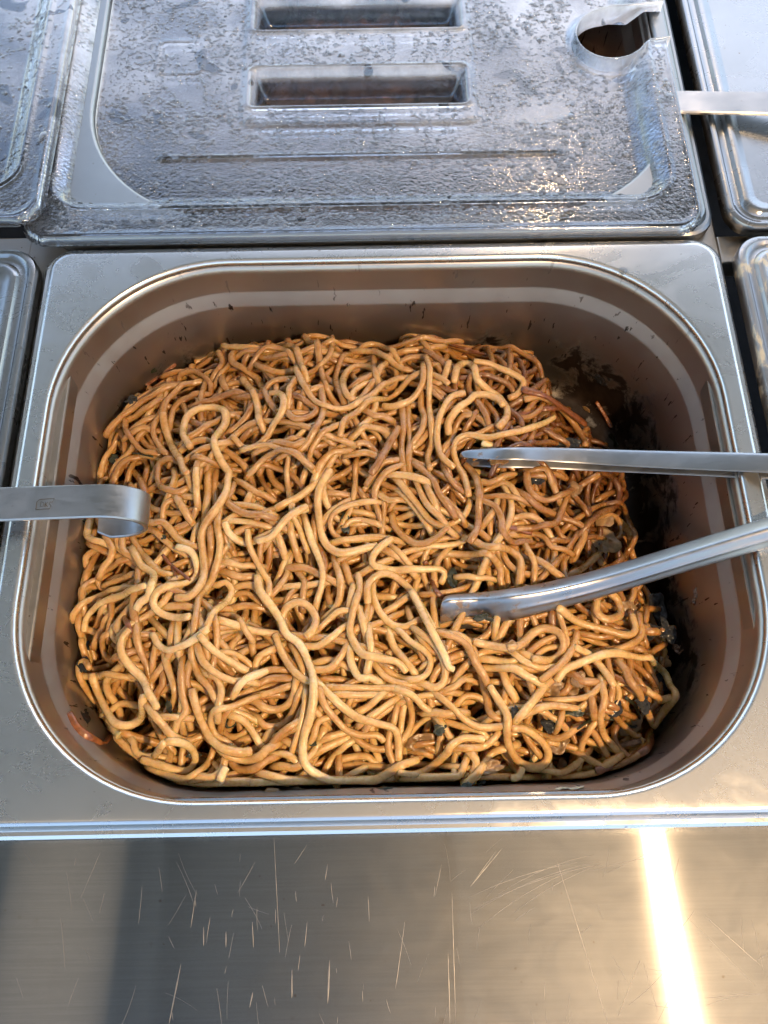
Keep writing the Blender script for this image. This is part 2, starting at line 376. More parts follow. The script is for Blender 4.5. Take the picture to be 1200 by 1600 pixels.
for k in range(26):
    x = rs.uniform(200, 760) if k < 18 else rs.uniform(20, 1180); y = rs.uniform(1330, 1600); L = rs.uniform(8, 45); a = rs.gauss(1.53, .16) if k < 60 else rs.uniform(0, 3.1)
    cs(x, y, x + L * math.cos(a), y + L * math.sin(a), rs.uniform(.0002, .0005), rs.uniform(-.1, .1))
for k in range(14): x, y = rs.uniform(740, 1190), rs.uniform(1310, 1590); a = rs.gauss(-.45, .35); L = rs.uniform(20, 110); cs(x, y, x + L * math.cos(a), y + L * math.sin(a), rs.uniform(.00012, .0003), rs.uniform(-.15, .15))
scratch_set('scratch_marks', items, cobj, M_scratch, CZ + .00004)
fr = join([box(.1500, .1682, .0128, .60, -.020, CZ), box(-.1780, -.1480, .0128, .60, -.020, CZ),
           box(-.62, .1678, .2560, .2810, -.0205, CZ - .0003), box(.1684, .62, .2580, .2745, -.021, CZ - .0002),
           box(-.62, -.50, .0128, .60, -.020, CZ), box(.50, .62, .0128, .60, -.020, CZ), box(-.62, .62, .60, .70, -.020, CZ)])
o = tag(link('counter_frame', mesh('counter_frame', *fr, smooth=False), M_frame), kind='structure')
bv = o.modifiers.new('bevel', 'BEVEL'); bv.width = .0008; bv.segments = 2
wl = join([box(-.60, .60, -.0, .62, -.185, -.18), box(-.61, -.60, 0, .62, -.18, -.023), box(.60, .61, 0, .62, -.18, -.023), box(-.6, .6, .62, .63, -.18, -.023), box(-.6, .6, -.01, 0, -.18, -.0225)])
tag(link('counter_well', mesh('counter_well', *wl, smooth=False), M_dark), kind='structure')

# paving round the stall, far below the counter, reaches to the horizon
me = mesh('ground', [(-60, -60, -.92), (60, -60, -.92), (60, 60, -.92), (-60, 60, -.92)], [(0, 1, 2, 3)], smooth=False)
tag(link('ground', me, simple('paving', (.32, .30, .27), .9, bscale=3)), kind='structure')
# awning over the stall: out of the picture, but the steel and the lids mirror its underside
CH = 1.25
cn = join([box(-1.9, 1.7, -.95, 1.40, CH, CH + .02), box(-1.9, 1.7, 1.40, 1.44, CH - .05, CH + .02)] + [box(x, x + .04, -.95, 1.40, CH - .035, CH - .001) for x in (-1.1, -.45, .12, .75)])
tag(link('stall_canopy', mesh('stall_canopy', *cn, smooth=False), M_canopy), kind='structure')

# ------------------------------------------------------------------ pans
PC = (0, .1331)       # centre of the front pan
INSET = [(2.5, 0), (1.0, -.0003), (0.2, -.0012), (0, -.0028), (-.6, -.021), (-.9, -.0220), (-3.6, -.0288), (-4.1, -.0305), (-8.0, -.085), (-8.6, -.090), (-11.0, -.0955), (-15.5, -.0992), (-21, -.1)]
def pan_inset(z):   # inset (m, positive inward) of the inner wall at height z
    zs = [q[1] for q in INSET][::-1]; iv = [-q[0] * .001 for q in INSET][::-1]
    return np.interp(z, zs, iv)
OHX, OHY, OR = .1525, .1229, .078
def stroke_mesh(name, lines, r, mat, parent, z, close=False):
    parts = []
    for L in lines:
        P = np.array([(x, y, z) for x, y in L]); T = np.gradient(P, axis=0)
        rings = []
        for p_, t_ in zip(P, T):
            t_ = t_ / (np.linalg.norm(t_) + 1e-9); s_ = np.cross(t_, (0, 0, 1))
            rings.append([tuple(p_ + r * (s_ * math.cos(a) + np.array([0, 0, .5]) * math.sin(a))) for a in np.linspace(0, 2 * math.pi, 6, endpoint=False)])
        parts.append(loft(rings, True, True))
    return link(name, mesh(name, *join(parts)), mat, parent)
def make_pan(cx, cy, label, fmat=None):
    root = empty('food_pan', (cx, cy, 0)); tag(root, label, 'pan')
    inner = [(-i * .001, z) for i, z in INSET[3:]]
    inner = [inner[0], (inner[0][0] * .7 + inner[1][0] * .3, inner[0][1] * .7 + inner[1][1] * .3)] + inner[1:]
    rings = [rrect(OHX - i, OHY - i, max(OR - i, .012), z, 20) for i, z in inner]
    rings += [rrect(.001, .001, .0008, -.1, 20)]
    # walls
    V, F = loft(rings[::-1], cap0=True); me_ = mesh('pan_body', V, F, sharp=50)
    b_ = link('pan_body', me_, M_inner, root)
    s = b_.modifiers.new('solid', 'SOLIDIFY'); s.thickness = .0009; s.offset = -1
    # flange
    fl = [rrect(OHX + d_, OHY + d_, OR + d_, z_, 20) for d_, z_ in ((0, -.0026), (0, -.0014), (.0001, -.0009), (.0003, -.0004), (.0006, -.0001), (.0010, .0001), (.0013, .0001))]
    fl += [rrect(.1570, .1262, .0108, .0001, 20), rrect(.1585, .1277, .0092, .0001, 20), rrect(.1590, .1282, .0087, .0001, 20)]
    for dx, z, rr in ((0, 0, .0085), (.0007, -.0004, .009), (.0018, -.0022, .010), (.0023, -.0034, .0105), (.0030, -.0038, .0112), (.0044, -.0038, .0125), (.0053, -.0044, .013), (.0056, -.0056, .0132), (.0054, -.0088, .013)):
        fl.append(rrect(.1592 + dx, .1284 + dx, rr, z, 20))
    V, F = loft(fl); o_ = link('flange', mesh('flange', V, F, sharp=28), fmat or M_pan, root)
    s = o_.modifiers.new('solid', 'SOLIDIFY'); s.thickness = .0008; s.offset = -1
    return root
pan = make_pan(*PC, 'deep steel pan full of noodles in the middle')
rpan = make_pan(0, PC[1] + .2715, 'steel pan behind the noodles, under the steamed-up clear lid', M_pan2)

# stamped marks on the front pan flange
def glyph(ch):
    arc = lambda cx, cy, rx, ry, a0, a1, n=12: [(cx + rx * math.cos(R(a0 + (a1 - a0) * i / n)), cy + ry * math.sin(R(a0 + (a1 - a0) * i / n))) for i in range(n + 1)]
    G = {'G': [arc(.35, .5, .35, .5, 50, 330) + [(.68, .45), (.42, .45)]], 'N': [[(0, 0), (0, 1), (.6, 0), (.6, 1)]], '1': [[(.05, .75), (.3, 1), (.3, 0)]],
         '/': [[(0, 0), (.5, 1)]], '2': [arc(.3, .72, .28, .28, 170, -40) + [(0, 0), (.6, 0)]], '0': [arc(.3, .5, .3, .5, 0, 360, 20)],
         'O': [arc(.5, .5, .62, .62, 0, 360, 28), arc(.5, .5, .34, .34, 50, 310)], 'C': [arc(.45, .5, .5, .55, 60, 300)]}
    return G[ch]
def text_lines(rows, h, org, ang, sp=.95):
    out = []
    for txt, u0, v0 in rows:
        u = u0
        for ch in txt:
            if ch == ' ': u += h * .5; continue
            for L in glyph(ch):
                q = []
                for a, c_ in L:
                    X, Y = rot2(u + a * h, v0 + c_ * h, ang); q.append((org[0] + X, org[1] + Y))
                out.append(q)
            u += h * sp * (1.25 if ch in 'OC' else .95)
    return out
p0 = bp(1052, 418, 0)
ln = text_lines([('GN', .006, .0025), ('1/2', -.0085, -.0035 + .006), ('100', .0085, -.0085), ('OC', .010, -.0205)], .0062, (p0[0] - PC[0] - .002, p0[1] - PC[1]), R(-40))
stroke_mesh('capacity_stamp', ln, .00014, M_groove, pan, .0001)
def pxl(*pts, z=0.0, root=PC):
    o_ = []
    for x, y in pts:
        q = bp(x, y, z); o_.append((q[0] - root[0], q[1] - root[1]))
    return o_
LG = [pxl((23, 1162), (62, 1206)), pxl((0, 1230), (18, 1254)), pxl((4, 1227), (16, 1243)), pxl((16, 1235), (20, 1240)), pxl((25, 1209), (38, 1223)), pxl((31, 1207), (41, 1219)), pxl((38, 1201), (45, 1209)),
      pxl((2, 1192), (18, 1206)), pxl((8, 1187), (22, 1199)), pxl((17, 1180), (27, 1190)), pxl((62, 1206), (36, 1231))]
stroke_mesh('maker_stamp', LG, .00022, M_pan, pan, .0001)
# water drop on the far flange
def blob(name, loc, r, mat, parent=None, flat=.5, seed=0, rough=.0, sub=2, stretch=(1, 1)):
    bm = bmesh.new(); bmesh.ops.create_icosphere(bm, subdivisions=sub, radius=1)
    for v in bm.verts:
        k = 1 + rough * mnoise.noise(v.co * 1.7 + Vector((seed, seed * 2, 0)))
        v.co = Vector((v.co.x * r * k * stretch[0], v.co.y * r * k * stretch[1], v.co.z * r * k * flat))
    me_ = bpy.data.meshes.new(name); bm.to_mesh(me_); bm.free()
    me_.polygons.foreach_set('use_smooth', [True] * len(me_.polygons))
    return link(name, me_, mat, parent, loc)
q = bp(973, 424, 0); tag(blob('water_drop', (q[0], q[1], .0004), .0023, M_water, None, .5), 'clear water drop beside the pan opening, on the far flange', 'water drop')

# flat steel lids of the neighbouring pans
def steel_lid(cx, cy, hx, hy, label, mat, z0=.001, r=.014, rz=0.0):
    root = empty('steel_lid', (cx, cy, z0), rz); tag(root, label, 'lid', 'flat steel lids over the neighbouring pans')
    pr = [(0, -.0070, 0), (0, -.0020, 0), (.0006, -.0006, 0), (.0018, 0, 0), (.0032, -.0002, 0), (.0044, -.0016, 0), (.0060, -.0020, 0), (.0076, -.0016, 0), (.0088, .0002, 0), (.0104, .0008, 0), (.0125, .0003, 0), (.0150, -.0004, 0), (.0155, -.0004, 0), (.030, -.0005, 0)]
    rings = [rrect(hx - i, hy - i, r - i * .55, z, 14) for i, z, _ in pr] + [rrect(.002, .002, .0015, -.0008, 14)]
    V, F = loft(rings, cap1=True); o_ = link('lid_plate', mesh('lid_plate', V, F, sharp=35), mat, root)
    s = o_.modifiers.new('solid', 'SOLIDIFY'); s.thickness = .0009; s.offset = -1
    return root
steel_lid(.171 + .088, .1330, .088, .1330, 'scratched steel lid with beige stains, right of the noodle pan', M_lid)
l2 = steel_lid(.1712 + .088, .2705 + .14, .088, .140, 'pale steel lid at the far right under the flat handle', M_lid2)
steel_lid(-.1672 - .088, .1330, .088, .1325, 'dull steel lid left of the noodle pan, below the hooked handle', M_lid2)
# curved weld line seen on far right lid: a raised rim of its spoon cut-out
lw = []
for a in np.linspace(R(200), R(250), 14): lw.append((.030 + .060 * math.cos(a), -.012 + .060 * math.sin(a)))
stroke_mesh('pressed_line', [lw], .0007, M_lid2, l2, -.0004)

# ------------------------------------------------------------------ clear lids
def sd_rr(x, y, hx, hy, r):
    qx = np.abs(x) - hx + r; qy = np.abs(y) - hy + r
    return np.hypot(np.maximum(qx, 0), np.maximum(qy, 0)) + np.minimum(np.maximum(qx, qy), 0) - r
def sst(x): x = np.clip(x, 0, 1); return x * x * (3 - 2 * x)
def lid_height(x, y, full=True):
    d = -sd_rr(x, y, .1675, .1365, .015)
    z = np.full_like(x, .0045)
    z -= (1 - sst(d / .0022)) * .0045
    z += .0008 * np.exp(-((d - .0030) / .0012) ** 2)
    s = -sd_rr(x, y, .1535, .1165, .017)
    z -= sst(s / .0125) * .0095
    z += .0011 * np.exp(-((s + .0008) / .0011) ** 2) + .0007 * np.exp(-((s - .0058) / .0009) ** 2) + .0006 * np.exp(-((s - .0105) / .0009) ** 2)
    if full:
        pad = -sd_rr(x + .0015, y, .0640, .0560, .006); z += sst(pad / .0018) * .0008
        sq = -sd_rr(x + .100, y + .004, .0125, .0125, .004); z += .0005 * np.exp(-(sq / .0007) ** 2)
        for s_ in (-1, 1):
            yc = s_ * .0285
            rr = -sd_rr(x + .0015, y - yc, .0590, .0140, .0030)
            z += .0012 * np.exp(-((rr + .0008) / .0010) ** 2)
            z -= sst(rr / .0085) * .0150
            z += .0007 * np.exp(-((y - yc - .004 * s_) / .0008) ** 2) * (np.abs(x) < .045) * 0
        rg = np.exp(-((y + .0765) / .0009) ** 2) * sst((.1050 - np.abs(x + .0015)) / .001); z += .0016 * rg
    # notch pad
    nx, ny = x - .1375, y - 0.0
    z += .0012 * (1 - sst((np.hypot(nx, ny) - .0215) / .002)) if full else 0
    return z
NC = (.1370, 0.0); NR = .0195; NW = .0138     # round part and half width of the spoon slot (lid coordinates)
def notch_sd(x, y):
    c = np.hypot(x - NC[0], y + .0020) - NR
    s = np.maximum(np.abs(y - .0045) - NW, NC[0] + .002 - x)
    k = .004; h = np.clip(.5 + .5 * (s - c) / k, 0, 1)
    return s * (1 - h) + c * h - k * h * (1 - h)
def clear_lid(cx, cy, z0, label, full=True, rz=0.0, tilt=0.0):
    root = empty('clear_lid', (cx, cy, z0), rz); root.rotation_euler.y = tilt
    tag(root, label, 'lid', 'clear plastic lids over the far pans')
    step = .00125; xs = np.arange(-.1688, .1689, step); ys = np.arange(-.1375, .1376, step)
    X, Y = np.meshgrid(xs, ys); x, y = X.ravel().copy(), Y.ravel().copy()
    for it in range(3):       # pull outside points on to the rounded outline
        d = sd_rr(x, y, .1675, .1365, .015); e = 1e-5
        gx = (sd_rr(x + e, y, .1675, .1365, .015) - d) / e; gy = (sd_rr(x, y + e, .1675, .1365, .015) - d) / e
        if it == 0: outside = d > step * .75
        mv = d > 0; x[mv] -= (d * gx)[mv]; y[mv] -= (d * gy)[mv]
    kill = outside
    if full:
        d = notch_sd(x, y); inn = d < -step * .75
        for it in range(4):
            d = notch_sd(x, y); e = 1e-5
            gx = (notch_sd(x + e, y) - d) / e; gy = (notch_sd(x, y + e) - d) / e
            mv = (d < 0) & (d > -step * 1.6) & ~inn; x[mv] -= (d * gx)[mv]; y[mv] -= (d * gy)[mv]
        kill = kill | inn
    z = lid_height(x, y, full)
    ny_, nx_ = X.shape; idx = np.arange(nx_ * ny_).reshape(ny_, nx_)
    q_ = np.stack([idx[:-1, :-1], idx[:-1, 1:], idx[1:, 1:], idx[1:, :-1]], -1).reshape(-1, 4)
    q_ = q_[~kill[q_].any(1)]
    used = np.unique(q_); rm = -np.ones(len(x), int); rm[used] = np.arange(len(used))
    me_ = mesh('lid_shell', np.stack([x, y, z], 1)[used], rm[q_].tolist())
    o_ = link('lid_shell', me_, M_clear, root)
    s = o_.modifiers.new('solid', 'SOLIDIFY'); s.thickness = .0018; s.offset = -1
    if full:
        pass
    N = 26000 if full else 9000; rg = np.random.default_rng(5 if full else 6)
    dx = rg.uniform(-.163, .163, N); dy = rg.uniform(-.132, .132, N)
    dens = np.array([mnoise.noise(Vector((a * 24, b_ * 30, 2.0))) for a, b_ in zip(dx, dy)])
    clear = np.array([mnoise.noise(Vector((a * 62, b_ * 50, 9.0))) for a, b_ in zip(dx, dy)])
    grips = (np.abs(dx + .0015) < .062) & (np.abs(np.abs(dy) - .0285) < .016) if full else np.zeros(N, bool)
    okk = (clear < .34) & ~grips & (notch_sd(dx, dy) > .002 if full else True)
    rad = np.clip(rg.lognormal(-7.25, .28, N) * (1 + .6 * dens), .00036, .0019)
    big_ = rg.random(N) < .012; rad[big_] *= 2.0
    dx, dy, rad = dx[okk], dy[okk], rad[okk]; M = len(dx); e = 4e-4
    zz = lid_height(dx, dy, full); gx1 = (lid_height(dx + e, dy, full) - lid_height(dx - e, dy, full)) / (2 * e); gy1 = (lid_height(dx, dy + e, full) - lid_height(dx, dy - e, full)) / (2 * e)
    K = 8; an = np.linspace(0, 2 * math.pi, K, endpoint=False); el = rg.uniform(.75, 1.35, M); ph = rg.uniform(0, 3.14, M)
    rings_ = [(1.0, 0), (.80, .50), (.42, .86)]; Vd = []
    for q1, h1 in rings_:
        wob = 1 + .12 * np.sin(an[None] * 2 + ph[:, None]) + .07 * np.sin(an[None] * 3 + ph[:, None] * 2)
        ox = rad[:, None] * q1 * wob * np.cos(an)[None] * el[:, None]; oy = rad[:, None] * q1 * wob * np.sin(an)[None] / el[:, None]
        Vd.append(np.stack([dx[:, None] + ox, dy[:, None] + oy, zz[:, None] + gx1[:, None] * ox + gy1[:, None] * oy + .00002 + h1 * .52 * rad[:, None]], -1))
    top = np.stack([dx, dy, zz + .00002 + .52 * rad], -1)[:, None]
    Vd = np.concatenate(Vd + [top], 1); n1 = Vd.shape[1]
    fc = []
    for r0 in range(2):
        for i in range(K): fc.append((r0 * K + i, r0 * K + (i + 1) % K, (r0 + 1) * K + (i + 1) % K, (r0 + 1) * K + i))
    fc = np.array(fc); tri = np.array([(2 * K + i, 2 * K + (i + 1) % K, 3 * K) for i in range(K)])
    base_ = (np.arange(M) * n1)[:, None, None]
    F_ = (fc[None] + base_).reshape(-1, 4).tolist() + (tri[None] + base_).reshape(-1, 3).tolist()
    tag(link('condensation_drops', mesh('condensation_drops', Vd.reshape(-1, 3), F_), M_drops, root), kind='stuff')
    if full:
        # upstanding collar round the spoon notch
        yb, yt = .0045 - NW, .0045 + NW; P = [(.1672, yb), (.162, yb), (NC[0] + .0205, yb), (NC[0] + .0180, yb - .0004)]
        for a in np.linspace(R(-42), R(-238), 26): P.append((NC[0] + NR * math.cos(a), -.0020 + NR * math.sin(a)))
        P += [(NC[0] - .0045, yt - .0028), (NC[0] - .0015, yt - .0004), (NC[0] + .002, yt), (NC[0] + .010, yt), (.160, yt), (.1672, yt)]
        P = catmull([(a, b_, 0) for a, b_ in P], .0012)
        for it in range(5):        # on to the cut edge itself
            d = notch_sd(P[:, 0], P[:, 1]); e = 1e-5; g1 = (notch_sd(P[:, 0] + e, P[:, 1]) - d) / e; g2 = (notch_sd(P[:, 0], P[:, 1] + e) - d) / e; gg = g1 ** 2 + g2 ** 2 + 1e-6
            P[:, 0] -= d * g1 / gg; P[:, 1] -= d * g2 / gg
        P[:, 0] = np.minimum(P[:, 0], .1672); P[1:-1, :2] = (P[:-2, :2] + P[1:-1, :2] * 2 + P[2:, :2]) / 4
        T = np.gradient(P, axis=0); T /= np.linalg.norm(T, axis=1)[:, None]; S = np.cross(T, (0, 0, 1)); V = []; F = []
        hz = np.interp(P[:, 0], [.10, .145, .1672], [0.0020, .0045, .0065])
        for i, (p_, s2) in enumerate(zip(P, S)):
            zb = -.0062 if p_[0] < .150 else np.interp(p_[0], [.150, .158], [-.0062, .0015])
            for off, zz in ((-.0002, zb), (-.0005, hz[i]), (-.0002, hz[i] + .0004), (.0004, hz[i] + .0004), (.0008, hz[i]), (.0010, zb)):
                w_ = p_ - s2 * off * -1; V.append((w_[0], w_[1], zz))
        n = 6
        for i in range(len(P) - 1):
            for k in range(n): F.append((i * n + k, i * n + (k + 1) % n, (i + 1) * n + (k + 1) % n, (i + 1) * n + k))
        link('notch_collar', mesh('notch_collar', V, F, sharp=60), M_clear, root)
    return root
LC = (-.0100, .4020)
clear_lid(*LC, .0012, 'steamed-up clear lid with two sunken hand grips, behind the noodle pan')
clear_lid(-.1655 - .166, .4080, .0082, 'clear lid at the far left, overlapping its neighbour', False)
# dark food under the clear lids
def food_bed(cx, cy, z, hx, hy, label, col, seed):
    n = 90; V = []; F = []
    for j in range(n + 1):
        for i in range(n + 1):
            x = (i / n * 2 - 1); y = (j / n * 2 - 1); k = 1 - .16 * (x * x * y * y)
            h = mnoise.fractal(Vector((x * 6 + seed, y * 5, seed)), 1, 2, 5) * .010 + abs(mnoise.noise(Vector((x * 17, y * 15, seed)))) * .010
            V.append((x * hx * k, y * hy * k, h - .02 * max(0, max(abs(x), abs(y)) - .85) / .15))
    for j in range(n):
        for i in range(n): a = j * (n + 1) + i; F.append((a, a + 1, a + n + 2, a + n + 1))
    mt = simple('stewed_food', col, .3, bscale=120, bstr=.8, bdist=.003, var=.6, coat=.4)
    return tag(link('stewed_food', mesh('stewed_food', V, F), mt, None, (cx, cy, z)), label, 'food')
food_bed(0, PC[1] + .2715, -.062, .138, .110, 'dark brown food seen dimly through the steamed-up lid', (.16, .07, .035), 3.0)

# ------------------------------------------------------------------ the heap
rng = np.random.default_rng(7)
GX0, GY0, GS = -.160, .0, .0008
NXG, NYG = 401, 340
gx = GX0 + np.arange(NXG) * GS; gy = GY0 + np.arange(NYG) * GS
GXX, GYY = np.meshgrid(gx, gy)
def wall_sd(x, y, z):
    i = pan_inset(z); 
    return sd_rr(x - PC[0], y - PC[1], OHX - i, OHY - i, np.maximum(OR - i, .012))
def target(x, y):
    x = np.asarray(x, float); y = np.asarray(y, float)
    d = -sd_rr(x, y - PC[1], .146, .1165, .072)
    h = -.046 + 0 * x
    h -= .016 * (1 - sst(d / .045))
    h += .006 * np.exp(-((x + .02) ** 2 + (y - .13) ** 2) / .006)
    h -= (.022 + .012 * sst((y - .07) / .05)) * sst((x - .060) / .075)
    h -= .010 * sst((x - .03) / .05) * sst((y - .16) / .06)
    h -= .020 * sst((y - .228) / .03) * sst((x + .01) / .07)
    # right boundary: the heap runs out before the wall
    lim = np.interp(y, [.02, .055, .10, .13, .17, .20, .225], [.112, .139, .135, .130, .127, .116, .080])
    h -= .03 * sst((x - lim + .012) / .022)
    return h
base = np.maximum(target(GXX, GYY) - .019, -.0995)
base += .0015 * np.array([[mnoise.noise(Vector((a * 130, b_ * 130, 0))) for a in gx[::4]] for b_ in gy[::4]]).repeat(4, 0).repeat(4, 1)[:NYG, :NXG][:, :NXG] if False else 0
H = base.copy()
def hmap(x, y):
    i = np.clip(((x - GX0) / GS).round().astype(int), 0, NXG - 1); j = np.clip(((y - GY0) / GS).round().astype(int), 0, NYG - 1)
    return i, j
def offs(r):
    k = int(r / GS) + 1; a = np.arange(-k, k + 1); A, B = np.meshgrid(a, a); m_ = (A ** 2 + B ** 2) * GS * GS < r * r
    A, B = A[m_], B[m_]; return A, B, np.sqrt(np.maximum(r * r - (A ** 2 + B ** 2) * GS * GS, 0))
OFF = {}
def drape(P, r, stiff=3, sag=.80):
    key = round(r * 1e4)
    if key not in OFF: OFF[key] = offs(r)
    A, B, C_ = OFF[key]
    i, j = hmap(P[:, 0], P[:, 1])
    I = np.clip(i[:, None] + A, 0, NXG - 1); J = np.clip(j[:, None] + B, 0, NYG - 1)
    zc = (H[J, I] + C_ * sag).max(1)
    z = zc.copy()
    n = len(z)
    for it in range(stiff):
        for q_ in range(5):
            zp = np.r_[z[:1], z, z[-1:]]
            z = .5 * z + .25 * (zp[:-2] + zp[2:])
        z = np.maximum(z, zc - r * .12)
    zp = np.r_[z[:1], z, z[-1:]]; z = .5 * z + .25 * (zp[:-2] + zp[2:])
    return z, (I, J, C_)
def extend(P, e=.007):
    """lengthen a strand a little at both ends so that the ends can tuck in under its neighbours"""
    a = P[0] - P[min(4, len(P) - 1)]; a /= np.linalg.norm(a) + 1e-9; b_ = P[-1] - P[max(-5, -len(P))]; b_ /= np.linalg.norm(b_) + 1e-9
    n = int(e / .002)
    return np.vstack([P[0] + a * .002 * k for k in range(n, 0, -1)] + [P] + [P[-1] + b_ * .002 * k for k in range(1, n + 1)]), n
def dive(z, n):
    z = z.copy(); L = len(z)
    if n <= 0 or L < 3 * n: return z
    k = np.arange(n + 2)[::-1] / (n + 2)
    z[:n + 2] = z[n + 2] - .0060 * k ** 1.5; z[-(n + 2):] = z[-(n + 3)] - .0060 * k[::-1] ** 1.5
    return z
def stamp(P, z, foot):
    I, J, C_ = foot
    np.maximum.at(H, (J.ravel(), I.ravel()), (z[:, None] + C_).ravel())
def push_in(P, z, r):
    for it in range(3):
        d = wall_sd(P[:, 0], P[:, 1], z) + r * 1.0; e = 1e-4
        mv = d > 0
        if not mv.any(): break
        gx_ = (wall_sd(P[:, 0] + e, P[:, 1], z) + r - d) / e; gy_ = (wall_sd(P[:, 0], P[:, 1] + e, z) + r - d) / e
        P[mv, 0] -= (d * gx_)[mv]; P[mv, 1] -= (d * gy_)[mv]
    return P
SIDES = 8
def tube(P3, r, tint, flat=1.0, seed=0.0, ends=True, var=.07):
    """vertices, faces and per-vertex tint of one strand"""
    n = len(P3); T = np.gradient(P3, axis=0); T /= np.linalg.norm(T, axis=1)[:, None] + 1e-9
    S = np.cross(T, (0, 0, 1)); ls = np.linalg.norm(S, axis=1)[:, None]; S = np.where(ls > .2, S / (ls + 1e-9), np.array([[1, 0, 0]])); U = np.cross(S, T)
    s = np.arange(n)
    rr = r * (1 + var * np.sin(s * .33 + seed) * np.sin(s * .11 + seed * 2.3) + .025 * np.sin(s * 1.1 + seed * 3))
    if ends: rr[0] *= .90; rr[-1] *= .90
    a = np.linspace(0, 2 * math.pi, SIDES, endpoint=False)
    V = P3[:, None] + rr[:, None, None] * (np.cos(a)[None, :, None] * S[:, None] + np.sin(a)[None, :, None] * U[:, None] * flat)
    V = V.reshape(-1, 3)
    V = np.vstack([V, P3[0] - T[0] * r * .22, P3[-1] + T[-1] * r * .22])
    F = []
    for k in range(n - 1):
        o_ = k * SIDES
        for i in range(SIDES):
            j = (i + 1) % SIDES; F.append((o_ + i, o_ + j, o_ + SIDES + j, o_ + SIDES + i))
    c0 = n * SIDES; o_ = (n - 1) * SIDES
    for i in range(SIDES):
        j = (i + 1) % SIDES; F.append((c0, j, i)); F.append((c0 + 1, o_ + i, o_ + j))
    tt = tint + .06 * np.sin(s * .21 + seed * 5) + .05 * np.sin(s * .07 + seed)
    return V, F, np.r_[np.repeat(tt, SIDES), tt[0] + .1, tt[-1] + .1]
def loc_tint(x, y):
    """sauce lies darker to the right; lit front and dim back are painted in"""
    return .555 - .26 * float(sst((x - .02) / .06)) * float(sst((y - .10) / .05)) - .20 * float(sst((x - .06) / .05)) - .19 * float(sst((y - .10) / .13)) + .05 * float(sst((.09 - y) / .06)) + .10 * math.exp(-((x - .01) ** 2 + (y - .09) ** 2) / .0028)  # back falloff and pale centre put the lighting into the tint
def put_tint(me_, tt):
    at = me_.attributes.new('tint', 'FLOAT', 'POINT'); at.data.foreach_set('value', np.asarray(tt, dtype=np.float32))
NR_ = .00165
def worm(x, y, L, wig=1.0):
    th = rng.uniform(0, 2 * math.pi); n = int(L / .002); P = [(x, y)]; k = rng.normal(0, 38) * wig
    for i in range(n):
        k += rng.normal(0, 11) * wig - k * .06; k = np.clip(k, -130, 130)
        th += k * .002; nx, ny = P[-1][0] + .002 * math.cos(th), P[-1][1] + .002 * math.sin(th)
        d = float(wall_sd(nx, ny, -.06))
        if d > -.007:
            c = math.atan2(PC[1] - ny, -nx); df = (c - th + math.pi) % (2 * math.pi) - math.pi; th += .32 * (1 if df > 0 else -1)
        P.append((nx, ny))
    return np.array(P)
# --- strands below: random, laid where the heap is still low
bedV, bedF, bedT = [], [], []; nb = 0
TG = target(GXX, GYY); INM = (sd_rr(GXX + .003, GYY - .1290, .1420, .1130, .082) < 0) & (TG > -.096)
def low_spot(level):
    dz = np.where(INM, TG + level - H, -1); dz = dz[::6, ::6]; w_ = np.clip(dz, 0, None).ravel() ** 2
    if w_.sum() <= 0: return None
    k = rng.choice(len(w_), p=w_ / w_.sum()); j, i = divmod(k, dz.shape[1]); return gx[i * 6], gy[j * 6]
def lay_random(level, seed, Lr=(.08, .16)):
    k_ = seed
    s_ = low_spot(level)
    if s_ is None: return None
    L = rng.uniform(*Lr); P = worm(s_[0], s_[1], L); P = P - P.mean(0) + np.array(s_) * 1.0
    P = np.column_stack([P, np.zeros(len(P))]); r = NR_ * rng.uniform(.84, 1.08)
    # stay within the right-hand limit of the heap
    lim = np.interp(P[:, 1], [.02, .055, .10, .13, .17, .20, .225], [.112, .138, .134, .129, .126, .116, .080]); over = P[:, 0] - lim
    if over.max() > 0: P[:, 0] -= over.max()
    for it in range(3):
        od = lambda a, b_: sd_rr(a + .003, b_ - .1290, .1425, .1135, .082) + .0035 * math.sin(k_ * 2.1)
        d_ = od(P[:, 0], P[:, 1]); mv = d_ > 0
        if mv.any():
            g1 = (od(P[:, 0] + 1e-4, P[:, 1]) - d_) / 1e-4; g2 = (od(P[:, 0], P[:, 1] + 1e-4) - d_) / 1e-4; P[mv, 0] -= (d_ * g1)[mv]; P[mv, 1] -= (d_ * g2)[mv]
    P = push_in(P, np.full(len(P), -.07), r + .0005)
    z, foot = drape(P, r); P = push_in(P, z, r); z, foot = drape(P, r); z = dive(z, 3); stamp(P, z, foot); P[:, 2] = z
    mx, my = P[:, 0].mean(), P[:, 1].mean()
    return P, r, loc_tint(mx, my) + rng.normal(0, .06)
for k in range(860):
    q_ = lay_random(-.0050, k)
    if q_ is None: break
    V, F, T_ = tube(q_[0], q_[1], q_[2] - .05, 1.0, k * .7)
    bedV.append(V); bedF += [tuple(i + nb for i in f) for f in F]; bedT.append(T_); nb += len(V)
n_bed = k
OBJ_NOODLES = []    # (P, r, tint, label or None)
for k in range(62):
    q_ = lay_random(-.0015, k, (.07, .14))
    if q_ is None: break
    OBJ_NOODLES.append([*q_, None])

